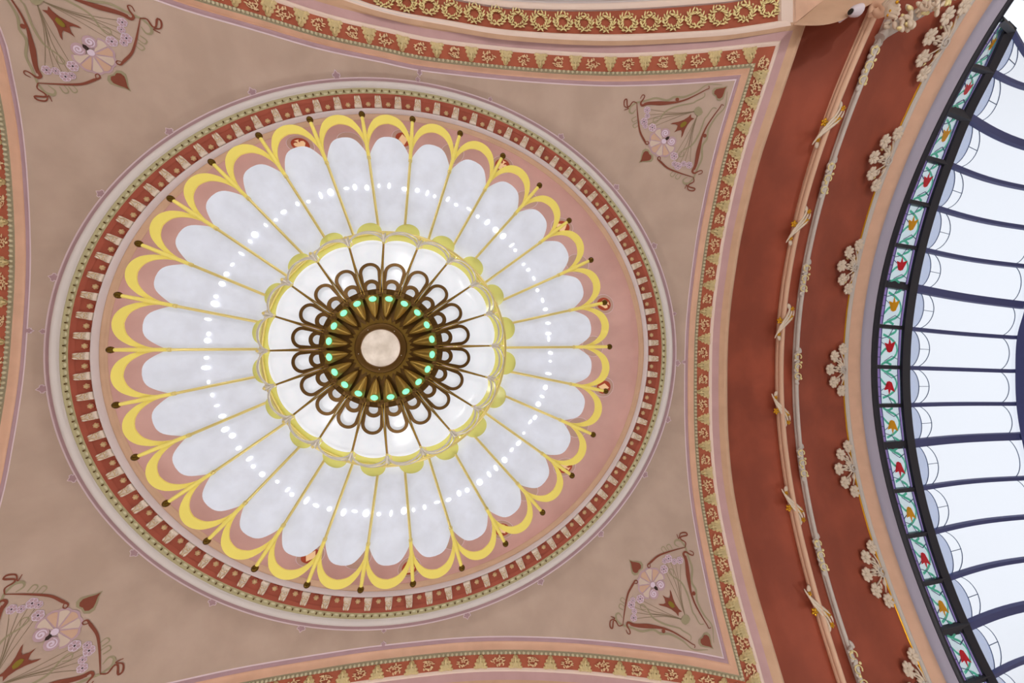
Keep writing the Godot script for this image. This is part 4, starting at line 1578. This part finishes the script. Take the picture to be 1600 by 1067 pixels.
# ------------------------------------------------------------------ painted corner ornaments
func corner_paintings():
	var where := ["upper left corner, large, cut by the picture edge", "upper right corner below the wreath frieze", "lower right corner beside the red cove", "lower left corner, large, cut by the picture edge"]
	var sets := [
		[Vector2(144.4, 84.4), Vector2(-0.283, -0.275), Vector2(95, -60) / 395.0],
		[Vector2(1036.1, 221.8), Vector2(98.4, -85.6) / 556.0, Vector2(52.8, 69.2) / 395.0],
		[Vector2(1018.7, 912.3), Vector2(93.9, 99.5) / 556.0, Vector2(57.9, -72.2) / 395.0],
		[Vector2(88.2, 985), Vector2(-0.338, 0.29), Vector2(88.8, 73.8) / 395.0]]
	for c in 4:
		var O: Vector2 = sets[c][0]
		var Vv: Vector2 = sets[c][1]
		var Uv: Vector2 = sets[c][2]
		var at := pend(O.x, O.y)
		var o := thing("painted_ornament", "painted floral ornament, " + where[c], "wall painting", at, "painted corner ornaments")
		base_of(o, at)
		var lift := func(p: Vector2, proud: float) -> Vector3:
			var q := O + Vv * p.x + Uv * p.y
			return pend(q.x, q.y, proud)
		var n: Vector3 = -(lift.call(Vector2(20, 0), 0.0) - at).cross(lift.call(Vector2(0, 20), 0.0) - at).normalized()
		if n.y > 0: n = -n
		var stroke := func(b: MB, pts: Array, w0: float, w1: float, w2: float, proud: float, steps: int):
			# ribbon of varying half width along a smooth curve
			var ps := []
			for k in range(0, pts.size(), 2): ps.append(Vector2(pts[k], pts[k + 1]))
			var sp := spline2(ps, steps)
			var r0 := PackedVector3Array()
			var r1 := PackedVector3Array()
			for k in steps:
				var t := float(k) / (steps - 1)
				var w := lerpf(w0, w1, t * 2.0) if t < 0.5 else lerpf(w1, w2, t * 2.0 - 1.0)
				var d := (sp[min(k + 1, steps - 1)] - sp[max(k - 1, 0)]).normalized()
				var e := Vector2(-d.y, d.x) * w
				r0.append(lift.call(sp[k] - e, proud)); r1.append(lift.call(sp[k] + e, proud))
			b.grid([r0, r1], false, Vector3(0, EYE, 0))
		var shape := func(b: MB, pts: Array, proud: float):
			var ps := PackedVector3Array()
			for q in pts: ps.append(lift.call(q, proud))
			b.fan(ps, n)
		var mirror := func(pts: Array) -> Array:
			var out := []
			for k in range(0, pts.size(), 2):
				out.append(pts[k]); out.append(-pts[k + 1])
			return out
		var oval := func(cc: Vector2, r: float, m := 14) -> Array:
			var out := []
			for k in m: out.append(cc + Vector2(cos(k * TAU / m), sin(k * TAU / m)) * r)
			return out
		for sd in 2:
			var fl := func(a: Array) -> Array: return a if sd == 0 else mirror.call(a)
			var b := MB.new()
			stroke.call(b, fl.call([470, 88, 462, 72, 442, 80, 385, 93, 299, 118, 233, 149]), 2.5, 4, 6, 0.008, 26)
			stroke.call(b, fl.call([233, 149, 162, 203, 88, 268, 52, 290]), 6, 14, 9, 0.008, 22)
			stroke.call(b, fl.call([60, 284, 36, 294, 40, 314, 70, 322, 90, 334, 80, 348, 54, 338]), 9, 4, 2, 0.008, 24)
			shape.call(b, oval.call(Vector2(247, 161 if sd == 0 else -161), 13.0), 0.008)
			put("brown_scroll", b, M.brown, o)
			b = MB.new()
			stroke.call(b, fl.call([19, 332, -11, 286, -53, 217, -82, 158, -94, 92]), 2, 5, 7, 0.008, 26)
			stroke.call(b, fl.call([-94, 92, -98, 66, -82, 58, -78, 72, -92, 84]), 6, 3, 2, 0.008, 16)
			stroke.call(b, fl.call([19, 332, 2, 356, -34, 348, -44, 360, -20, 398, -38, 402, -60, 372, -46, 340, -76, 352]), 3, 5, 2, 0.008, 34)
			put("brown_tendril", b, M.brown, o)
			b = MB.new()
			stroke.call(b, fl.call([545, 30, 470, 100, 385, 112, 300, 140, 262, 170, 240, 190, 190, 205, 140, 268, 80, 300, 15, 336]), 2, 7, 6, 0.005, 44)
			stroke.call(b, fl.call([15, 336, -30, 340, -56, 318, -46, 296, -12, 302]), 5, 7, 2, 0.005, 22)
			stroke.call(b, fl.call([420, 70, 400, 50, 340, 66, 312, 72, 224, 124, 141, 151, 75, 138, 36, 139, 30, 158, 50, 168, 72, 148]), 3, 6, 2, 0.004, 46)
			for e in [[-40, 262, -72, 268, -78, 246, -44, 238], [-60, 226, -92, 230, -94, 208, -62, 204]]:
				stroke.call(b, fl.call(e), 3, 3, 2, 0.004, 14)
			put("sage_vine", b, M.sage, o)
			b = MB.new()
			var blooms := [[44.6, 246, 21], [21.5, 213, 17], [-19, 198, 23], [-29.5, 169, 17], [1, 127, 24]]
			for e in blooms:
				stroke.call(b, fl.call([306, 8, 200, 30 + e[1] * 0.22, 110, e[1] * 0.72, e[0] + 10, e[1]]), 1.2, 1.6, 1.2, 0.003, 16)
			put("stem", b, M.stem, o)
			for e in blooms:
				var cc := Vector2(e[0], e[1] if sd == 0 else -e[1])
				b = MB.new()
				var ol := []
				for k in 36:
					var a := k * TAU / 36
					ol.append(cc + Vector2(cos(a), sin(a)) * e[2] * (1.02 + 0.12 * absf(cos(a * 3.0))))
				shape.call(b, ol, 0.006)
				var f := put("flower", b, M.lilac_light, o)
				b = MB.new()
				for k in 6:
					var a := k * TAU / 6
					var pp := []
					for q in [[0.26, 0], [0.52, 0.26], [0.82, 0.33], [0.98, 0.16], [0.98, -0.16], [0.82, -0.33], [0.52, -0.26]]:
						pp.append(cc + Vector2(q[0], q[1]).rotated(a) * e[2])
					shape.call(b, pp, 0.009)
				put("petals", b, M.lilac, f).position = Vector3.ZERO
				b = MB.new()
				shape.call(b, oval.call(cc, e[2] * 0.2, 8), 0.011)
				put("centre", b, M.ink, f).position = Vector3.ZERO
			# lavender volutes of the shell
			b = MB.new()
			var vc := Vector2(48, 37 if sd == 0 else -37)
			shape.call(b, oval.call(vc, 33.0, 24), 0.010)
			put("volute", b, M.lilac, o)
			b = MB.new()
			var spi := []
			for k in 22:
				var a := k * 0.48
				var r := 3.0 + 1.0 * k
				spi.append(vc.x + r * cos(a)); spi.append(vc.y + (1 if sd == 0 else -1) * r * sin(a))
			stroke.call(b, spi, 5, 4, 2, 0.012, 44)
			put("volute_line", b, M.lilac_light, o)
		# hearts
		for e in [[-149.6, -205.0, -118.0], [492.0, 560.0, 466.0]]:
			for lay in 2:
				var b := MB.new()
				var g := 1.0 if lay == 1 else 1.45
				var mid: float = (e[1] + e[2]) / 2.0
				var hl: float = (e[1] - e[2]) / 2.0 * (1.0 if lay == 1 else 1.22)
				var pts := []
				for q in [[1.0, 0.0], [0.55, 0.22], [0.1, 0.62], [-0.35, 0.92], [-0.75, 0.86], [-1.0, 0.5], [-0.93, 0.12], [-0.88, 0.0], [-0.93, -0.12], [-1.0, -0.5], [-0.75, -0.86], [-0.35, -0.92], [0.1, -0.62], [0.55, -0.22]]:
					pts.append(Vector2(mid + hl * q[0], 38.0 * g * q[1]))
				shape.call(b, pts, 0.005 + 0.004 * lay)
				put("heart" if lay == 1 else "heart_outline", b, M.brown if lay == 1 else M.sage, o)
		# sage shield, brown tulip with a moss patch
		var b2 := MB.new()
		shape.call(b2, pts2([340, 0, 332, 26, 312, 32, 290, 26, 284, 0, 290, -26, 312, -32, 332, -26]), 0.008)
		put("shield", b2, M.sage, o)
		b2 = MB.new()
		shape.call(b2, pts2([262, 20, 236, 16, 200, 22, 165, 36, 128, 58, 112, 62, 138, 36, 144, 20, 122, 6, 96, 0, 122, -6, 144, -20, 138, -36, 112, -62, 128, -58, 165, -36, 200, -22, 236, -16, 262, -20, 248, 0]), 0.008)
		var tulip := put("tulip", b2, M.brown, o)
		b2 = MB.new()
		shape.call(b2, pts2([206, 8, 188, 15, 166, 13, 152, 4, 158, -10, 178, -15, 200, -10]), 0.012)
		put("tulip_patch", b2, M.moss, tulip).position = Vector3.ZERO
		# shell fan: scalloped border and seven wedges
		b2 = MB.new()
		var fan := [Vector2(14, 24)]
		var spread := 2.05
		for k in 64:
			var a := PI + lerpf(spread, -spread, k / 63.0)
			var sc := 0.94 + 0.07 * absf(sin((k / 63.0) * PI * 7.0))
			fan.append(Vector2(cos(a), -sin(a)) * 103.0 * sc)
		fan.append(Vector2(14, -24))
		shape.call(b2, fan, 0.006)
		var shell := put("shell", b2, M.lilac, o)
		for k in 7:
			b2 = MB.new()
			var wd := []
			for j in 8:
				var t := lerpf(k + 0.06, k + 0.94, j / 7.0) / 7.0
				var a := PI + lerpf(spread, -spread, t)
				wd.append(Vector2(cos(a), -sin(a)) * (88.0 + 5.0 * sin(j / 7.0 * PI)))
			var am := PI + lerpf(spread, -spread, (k + 0.5) / 7.0)
			wd.append(Vector2(cos(am), -sin(am)) * 14.0)
			shape.call(b2, wd, 0.009)
			put("wedge", b2, M.wedge_light if k % 2 == 0 else M.wedge_dark, shell).position = Vector3.ZERO
		b2 = MB.new()
		shape.call(b2, oval.call(Vector2(8, 0), 17.0), 0.012)
		put("shell_hub", b2, M.lilac_light, shell).position = Vector3.ZERO
		b2 = MB.new()
		shape.call(b2, pts2([28, -9, 44, -10, 56, 0, 44, 10, 28, 9, 22, 0]), 0.014)
		put("shell_bud", b2, M.ink, shell).position = Vector3.ZERO

func on_dome(px: float, py: float) -> Vector2:
	# direction round the axis and height angle where a sight line meets the dome
	var s := slope(px, py)
	var u := 0.02
	while u < 1.4:
		var h := DH + DRISE * sin(u)
		var q := Vector2((s.x * h - CX) / (DA * cos(u)), (s.y * h - CZ) / (DA * RB * pow(cos(u), 0.4)))
		if q.length() >= 1.0: return Vector2(q.angle(), u)
		u += 0.002
	return Vector2.ZERO

# ------------------------------------------------------------------ card suit roundels on the dome
func roundels():
	var outl := {
		"heart": [0, -0.62, 0.30, -0.25, 0.56, 0.10, 0.58, 0.40, 0.36, 0.58, 0.12, 0.50, 0, 0.30, -0.12, 0.50, -0.36, 0.58, -0.58, 0.40, -0.56, 0.10, -0.30, -0.25],
		"diamond": [0, -0.66, 0.50, 0, 0, 0.66, -0.50, 0],
		"spade": [0, 0.66, 0.30, 0.26, 0.56, -0.02, 0.52, -0.30, 0.28, -0.38, 0.10, -0.24, 0.08, -0.42, 0.24, -0.62, -0.24, -0.62, -0.08, -0.42, -0.10, -0.24, -0.28, -0.38, -0.52, -0.30, -0.56, -0.02, -0.30, 0.26],
		"club": [0.10, -0.10, 0.32, -0.28, 0.56, -0.14, 0.56, 0.10, 0.36, 0.20, 0.18, 0.14, 0.26, 0.36, 0.18, 0.58, 0, 0.64, -0.18, 0.58, -0.26, 0.36, -0.18, 0.14, -0.36, 0.20, -0.56, 0.10, -0.56, -0.14, -0.32, -0.28, -0.10, -0.10, -0.08, -0.40, -0.24, -0.60, 0.24, -0.60, 0.08, -0.40]}
	# where they show beside the chandelier's glass, clockwise from the top; the rest hide behind it
	var words := ["first", "second", "third", "fourth", "fifth", "sixth", "seventh", "eighth", "ninth", "tenth"]
	var reds := [[469, 225, "spade"], [630, 217, "diamond"], [785, 257, "club"], [879, 354, "heart"], [944, 475, "spade"], [944, 605, "diamond"], [883, 730, "club"], [785, 828, "heart"], [640, 888, "spade"], [485, 870, "diamond"]]
	var tans := [[548, 222], [707, 240], [822, 312], [903, 412], [927, 541], [903, 668], [822, 768], [707, 842], [560, 872]]
	for k in 19:
		var red := k < 10
		var spot: Array = reds[k] if red else tans[k - 10]
		var nm: String = spot[2] if red else ""
		var au := on_dome(spot[0], spot[1])
		var phi := au.x
		var u := au.y
		var c := dome_at(phi, u)
		var kx := (dome_at(phi + 0.01, u) - c).length() / 0.01
		var ky := (dome_at(phi, u + 0.01) - c).length() / 0.01
		var tx := (dome_at(phi + 0.01, u) - c).normalized()
		var ty := (dome_at(phi, u + 0.01) - c).normalized()
		var n := tx.cross(ty)
		if n.dot(Vector3(0, EYE, 0) - c) < 0: n = -n
		if tx.cross(ty).dot(n) < 0: tx = -tx
		var flat := func(p: Vector2, proud: float) -> Vector3:
			var q := dome_at(phi + p.x / kx, u + p.y / ky)
			return q + n * proud
		var disc := func(r0: float, r1: float, proud: float) -> MB:
			var rows := []
			for j in 3:
				var r := PackedVector3Array()
				for i in 33: r.append(flat.call(Vector2(cos(i * TAU / 32), sin(i * TAU / 32)) * lerpf(r0, r1, j / 2.0), proud))
				rows.append(r)
			var b := MB.new()
			b.grid(rows, true, Vector3(0, EYE, 0))
			return b
		if red:
			var o := thing("roundel", "small red roundel with a cream %s, %s red one clockwise from the top" % [nm, words[k]], "roundel", c, "card suit roundels round the dome")
			base_of(o, c)
			put("outer_ring", disc.call(0.225, 0.235, 0.008), M.outline, o)
			put("tan_disc", disc.call(0.001, 0.225, 0.006), M.roundel_tan, o)
			put("red_disc", disc.call(0.001, 0.155, 0.011), M.roundel_red, o)
			var pts := PackedVector3Array()
			var raw: Array = outl[nm]
			for i in range(0, raw.size(), 2): pts.append(flat.call(Vector2(raw[i], raw[i + 1]) * 0.19, 0.017))
			var b := MB.new()
			b.fan(pts, n)
			put(nm, b, M.suit, o)
		else:
			var o := thing("roundel", "plain tan disc painted on the dome, " + words[k - 10] + " plain one clockwise from the top", "roundel", c, "plain tan discs round the dome")
			base_of(o, c)
			put("tan_disc", disc.call(0.001, 0.24, 0.006), M.roundel_tan, o)
			put("outer_ring", disc.call(0.24, 0.25, 0.008), M.outline, o)

# ------------------------------------------------------------------ plaster ornaments on the cove
func cove_frame(px: float, py: float, x: float, lo: Array) -> Transform3D:
	# x along the moulding (down the picture), y away from the skylight, z towards the hall
	var c := at_x(px, py, x)
	var cp := spline2(pts2(lo), 160)
	var t := at_x(at_y(cp, py + 6), py + 6, x) - at_x(at_y(cp, py - 6), py - 6, x)
	t = t.normalized()
	var y := Vector3(-1, -0.10, 0)
	y = (y - t * y.dot(t)).normalized()
	var z := t.cross(y)
	if z.y > 0: z = -z
	return Transform3D(Basis(t, y, z), c)

func cove_ornaments():
	var ord := ["topmost", "second from the top", "third from the top", "fourth from the top, level with the chandelier", "fifth from the top", "sixth from the top", "lowest"]
	# blossoms in a fan on the gilt line
	var blossom := MB.new()
	for k in 4:
		var a := k * TAU / 4 + 0.3
		for e in [-0.34, 0.34]:
			blossom.ball(Vector3(0.092 * cos(a + e), 0.092 * sin(a + e), 0.055), Vector3(0.074, 0.046, 0.034), Basis(Vector3(0, 0, 1), a + e * 0.6) * Basis(Vector3(0, 1, 0), -0.3), 10, 6)
	blossom.ball(Vector3(0, 0, 0.06), Vector3(0.034, 0.034, 0.03), Basis.IDENTITY, 8, 5)
	var bm := blossom.mesh()
	var spots := [1476, 68, 1387.5, 252, 1336, 418, 1318, 577, 1332, 730, 1377, 892, 1448, 1070]
	for k in 7:
		var tr := cove_frame(spots[2 * k], spots[2 * k + 1], 10.46, GL)
		var o := thing("flower_cluster", "cream plaster blossom spray on the gilt line, " + ord[k], "plaster ornament", tr.origin, "blossom sprays along the glass vault")
		o.basis = tr.basis
		var i := 0
		for p in [[-0.56, 0.18], [-0.37, 0.48], [-0.02, 0.64], [0.32, 0.52], [0.56, 0.24]]:
			var f := put("blossom", bm, M.stucco, o)
			f.transform = Transform3D(Basis(Vector3(0, 0, 1), i * 0.9).scaled(Vector3.ONE * 1.0), Vector3(p[0], p[1], 0.03))
			i += 1
		var b := MB.new()
		var rng := RandomNumberGenerator.new()
		rng.seed = 40
		for q in 16:
			var a := rng.randf_range(0.1, PI - 0.1)
			var r := rng.randf_range(0.12, 0.36)
			b.ball(Vector3(r * cos(a) * 1.1, r * sin(a), 0.035), Vector3(0.075, 0.028, 0.035), Basis(Vector3(0, 0, 1), a + rng.randf_range(-0.7, 0.7)), 7, 4)
		for q in 5:
			var a := PI * (q + 0.5) / 5
			b.tube(PackedVector3Array([Vector3(0.05 * cos(a), 0.03, 0.03), Vector3(0.25 * cos(a), 0.24 * sin(a), 0.05), Vector3(0.45 * cos(a), 0.46 * sin(a), 0.03)]), 0.017, 5)
		put("leaves", b, M.stucco, o)
		b = MB.new()
		var curl := PackedVector3Array()
		for q in 22:
			var a := q * 0.42
			var r := 0.03 + 0.0046 * q
			curl.append(Vector3(r * cos(a), 0.05 + r * sin(a), 0.05))
		b.tube(curl, 0.022, 6)
		put("volute", b, M.grey_rod, o)
		b = MB.new()
		for q in 7:
			var a := PI * (q + 0.5) / 7
			b.ball(Vector3(0.40 * cos(a) * 1.25, 0.40 * sin(a) + 0.02, 0.02), Vector3(0.05, 0.022, 0.02), Basis(Vector3(0, 0, 1), a), 6, 4)
		put("gilt_buds", b, M.old_gilt, o)
	# leafy clasps on the peach rod
	ord = ["topmost", "second from the top", "third from the top", "fourth from the top", "fifth from the top", "lowest"]
	spots = [1290, 195, 1243, 352, 1221, 502, 1215.5, 640, 1235, 790, 1275, 950]
	for k in 6:
		var tr := cove_frame(spots[2 * k], spots[2 * k + 1], 7.88, M1)
		var o := thing("gilded_clasp", "gilded leaf clasp on the peach moulding, " + ord[k], "plaster ornament", tr.origin, "gilded clasps on the peach moulding")
		var flip := -1.0 if k < 3 else 1.0
		o.basis = Basis(tr.basis.x * flip * 0.85, tr.basis.y, tr.basis.z * 0.7)
		var b := MB.new()
		for e in [-1.0, 0.0, 1.0]:
			var c := PackedVector3Array()
			for q in 13:
				var t := q / 12.0
				c.append(Vector3(-0.40 + 0.80 * t + e * 0.075, 0.21 * cos(t * PI) * (1.0 - 0.25 * e) + 0.02 * e, 0.09 + 0.06 * sin(t * PI)))
			b.tube(c, PackedFloat32Array([0.012, 0.02, 0.026, 0.03, 0.032, 0.034, 0.034, 0.034, 0.032, 0.03, 0.026, 0.02, 0.012]), 6)
		for e in [[-0.46, 0.12], [0.42, -0.12]]:
			b.ball(Vector3(e[0], e[1], 0.09), Vector3(0.10, 0.05, 0.04), Basis(Vector3(0, 0, 1), 0.4), 8, 5)
		put("ribbon", b, M.stucco, o)
		b = MB.new()
		for e in [[0.02, 0.17, 1.15], [0.12, -0.15, 1.25], [0.36, -0.20, 0.8], [-0.36, 0.16, 0.7]]:
			for q in 5:
				var a := q * TAU / 5
				b.ball(Vector3(e[0] + 0.045 * e[2] * cos(a), e[1] + 0.045 * e[2] * sin(a), 0.13), Vector3(0.045, 0.03, 0.03) * e[2], Basis(Vector3(0, 0, 1), a), 7, 5)
			b.ball(Vector3(e[0], e[1], 0.15), Vector3.ONE * 0.025 * e[2], Basis.IDENTITY, 6, 4)
		put("gilt_blossoms", b, M.gilt, o)
	# knots on the grey rod
	ord = ["topmost, below the bend", "second from the top", "third from the top", "fourth from the top", "fifth from the top", "sixth from the top", "lowest"]
	spots = [1350, 105, 1287, 280, 1252, 435, 1241, 572, 1248, 722, 1276, 865, 1334, 1042]
	for k in 7:
		var tr := cove_frame(spots[2 * k], spots[2 * k + 1], 8.42, M2)
		var o := thing("leaf_knot", "plaster leaf knot on the grey moulding, " + ord[k], "plaster ornament", tr.origin, "leaf knots on the grey moulding")
		o.basis = tr.basis
		var b := MB.new()
		var rng := RandomNumberGenerator.new()
		rng.seed = 60
		for q in 12:
			var x := -0.40 + 0.80 * q / 11.0
			b.ball(Vector3(x, rng.randf_range(-0.06, 0.08), 0.08), Vector3(0.085, 0.045, 0.04), Basis(Vector3(0, 0, 1), rng.randf_range(-1.2, 1.2)), 8, 5)
		put("leaves", b, M.grey_rod, o)
		b = MB.new()
		for q in 3:
			var c := PackedVector3Array()
			for i in 10:
				var a := i * 0.6
				c.append(Vector3(-0.24 + 0.24 * q + 0.07 * cos(a), 0.10 * sin(a) + 0.02, 0.11))
			b.tube(c, 0.014, 5)
		for q in 4: b.ball(Vector3(-0.3 + 0.2 * q, 0.06 * (1 if q % 2 == 0 else -1), 0.125), Vector3(0.032, 0.032, 0.022), Basis.IDENTITY, 7, 5)
		put("gilt_tendril", b, M.old_gilt, o)
	# scroll that ends the peach rod, and the garland past the bend of the grey rod
	var o := thing("acanthus_scroll", "peach volute with cream acanthus leaves ending the peach moulding at the top", "plaster ornament", at_x(1382, 14, 7.8))
	base_of(o, at_x(1382, 14, 7.8))
	var b := MB.new()
	var c := PackedVector3Array()
	for q in 22:
		var a := 2.6 + q * 0.33
		var r := 13.0 - 0.42 * q
		c.append(at_x(1375 + r * cos(a), 15 + r * sin(a), 7.80))
	b.tube(c, 0.07, 8)
	put("volute", b, M.rod, o)
	b = MB.new()
	for q in 7:
		var a := -1.2 + q * 0.32
		var p0 := at_x(1384, 14, 7.8)
		var p1 := at_x(1384 + 22 * cos(a), 14 + 22 * sin(a), 7.75)
		b.tube(PackedVector3Array([p0, p0.lerp(p1, 0.5), p1]), PackedFloat32Array([0.03, 0.09, 0.02]), 7)
	put("acanthus", b, M.stucco, o)
	b = MB.new()
	for e in [[1392, 17], [1402, 3], [1388, 24]]: b.ball(at_x(e[0], e[1], 7.72), Vector3(0.035, 0.02, 0.03), Basis.IDENTITY, 8, 5)
	put("gilt_buds", b, M.gilt, o)
	o = thing("garland", "cream plaster garland with gilt leaves on the bent end of the grey moulding", "plaster ornament", at_x(1430, 26, 8.7))
	base_of(o, at_x(1430, 26, 8.7))
	var rng := RandomNumberGenerator.new()
	rng.seed = 77
	b = MB.new()
	var gb := MB.new()
	for q in 46:
		var t := q / 45.0
		var p := Vector2(1386, 46).lerp(Vector2(1490, -8), t) + Vector2(rng.randf_range(-9, 9), rng.randf_range(-12, 12))
		var w := at_x(p.x, p.y, lerpf(8.4, 9.1, t))
		(gb if q % 4 == 3 else b).ball(w + Vector3(0, -0.05, 0), Vector3(0.085, 0.035, 0.035), Basis(Vector3.UP, rng.randf_range(0, TAU)), 8, 5)
	put("leaves", b, M.stucco, o)
	put("gilt_leaves", gb, M.old_gilt, o)
	b = MB.new()
	for e in [[1392, 34, 0], [1418, 44, 1], [1440, 12, 0], [1455, 8, 1]]:
		c = PackedVector3Array()
		for q in 18:
			var a: float = q * 0.42 + e[2] * 2.0
			var r := 9.0 - 0.4 * q
			c.append(at_x(e[0] + r * cos(a), e[1] + r * sin(a), 8.6) + Vector3(0, -0.05, 0))
		b.tube(c, 0.03, 6)
	put("tendrils", b, M.stucco, o)

# ------------------------------------------------------------------ security camera on the pier
func security_camera():
	var hh := rib_low_h(1230)
	var at := P(1336, 17, hh - 0.42)
	var o := thing("security_camera", "small white security camera with a black lens under the peach pier", "security camera", at)
	base_of(o, at)
	var ax := (P(1328, 17, hh - 0.44) - P(1345, 14, hh - 0.42)).normalized()
	var b := MB.new()
	b.tube(PackedVector3Array([at - ax * 0.10, at - ax * 0.09, at + ax * 0.05, at + ax * 0.10, at + ax * 0.11]), PackedFloat32Array([0.06, 0.10, 0.085, 0.06, 0.05]), 16)
	put("body", b, M.plastic, o)
	b = MB.new()
	b.tube(PackedVector3Array([at + ax * 0.105, at + ax * 0.125]), 0.045, 12)
	put("lens", b, M.black, o)
	b = MB.new()
	b.tube(PackedVector3Array([at - ax * 0.06, at - ax * 0.06 + Vector3(0, 0.12, 0.05), at - ax * 0.06 + Vector3(0, 0.3, 0.08)]), 0.03, 8)
	put("bracket", b, M.plastic, o)

# ------------------------------------------------------------------ shell of the building
func shell():
	var b := MB.new()
	b.box(Vector3(8.4, -0.15, 0), Vector3(37, 0.3, 22))
	tag(put("floor", b, M.floor), "pale stone floor of the hall", "floor", "", "structure")
	var walls := [["wall_west", Vector3(-9.9, 6.2, 0), Vector3(0.4, 12.8, 22)], ["wall_north", Vector3(8.4, 4.6, 10.8), Vector3(37, 9.6, 0.4)], ["wall_south", Vector3(8.4, 4.6, -10.8), Vector3(37, 9.6, 0.4)], ["wall_east", Vector3(26.7, 4.5, 0), Vector3(0.4, 9.4, 22)]]
	for w in walls:
		b = MB.new()
		b.box(w[1], w[2])
		tag(put(w[0], b, M.wall), "plain plaster wall closing the hall on the %s side" % w[0].trim_prefix("wall_"), "wall", "", "structure")
	b = MB.new()
	b.box(Vector3(0.9, 12.75, 0), Vector3(21.2, 0.3, 22))
	tag(put("ceiling", b, M.wall), "roof slab over the domed bay, above the dome", "roof", "", "structure")
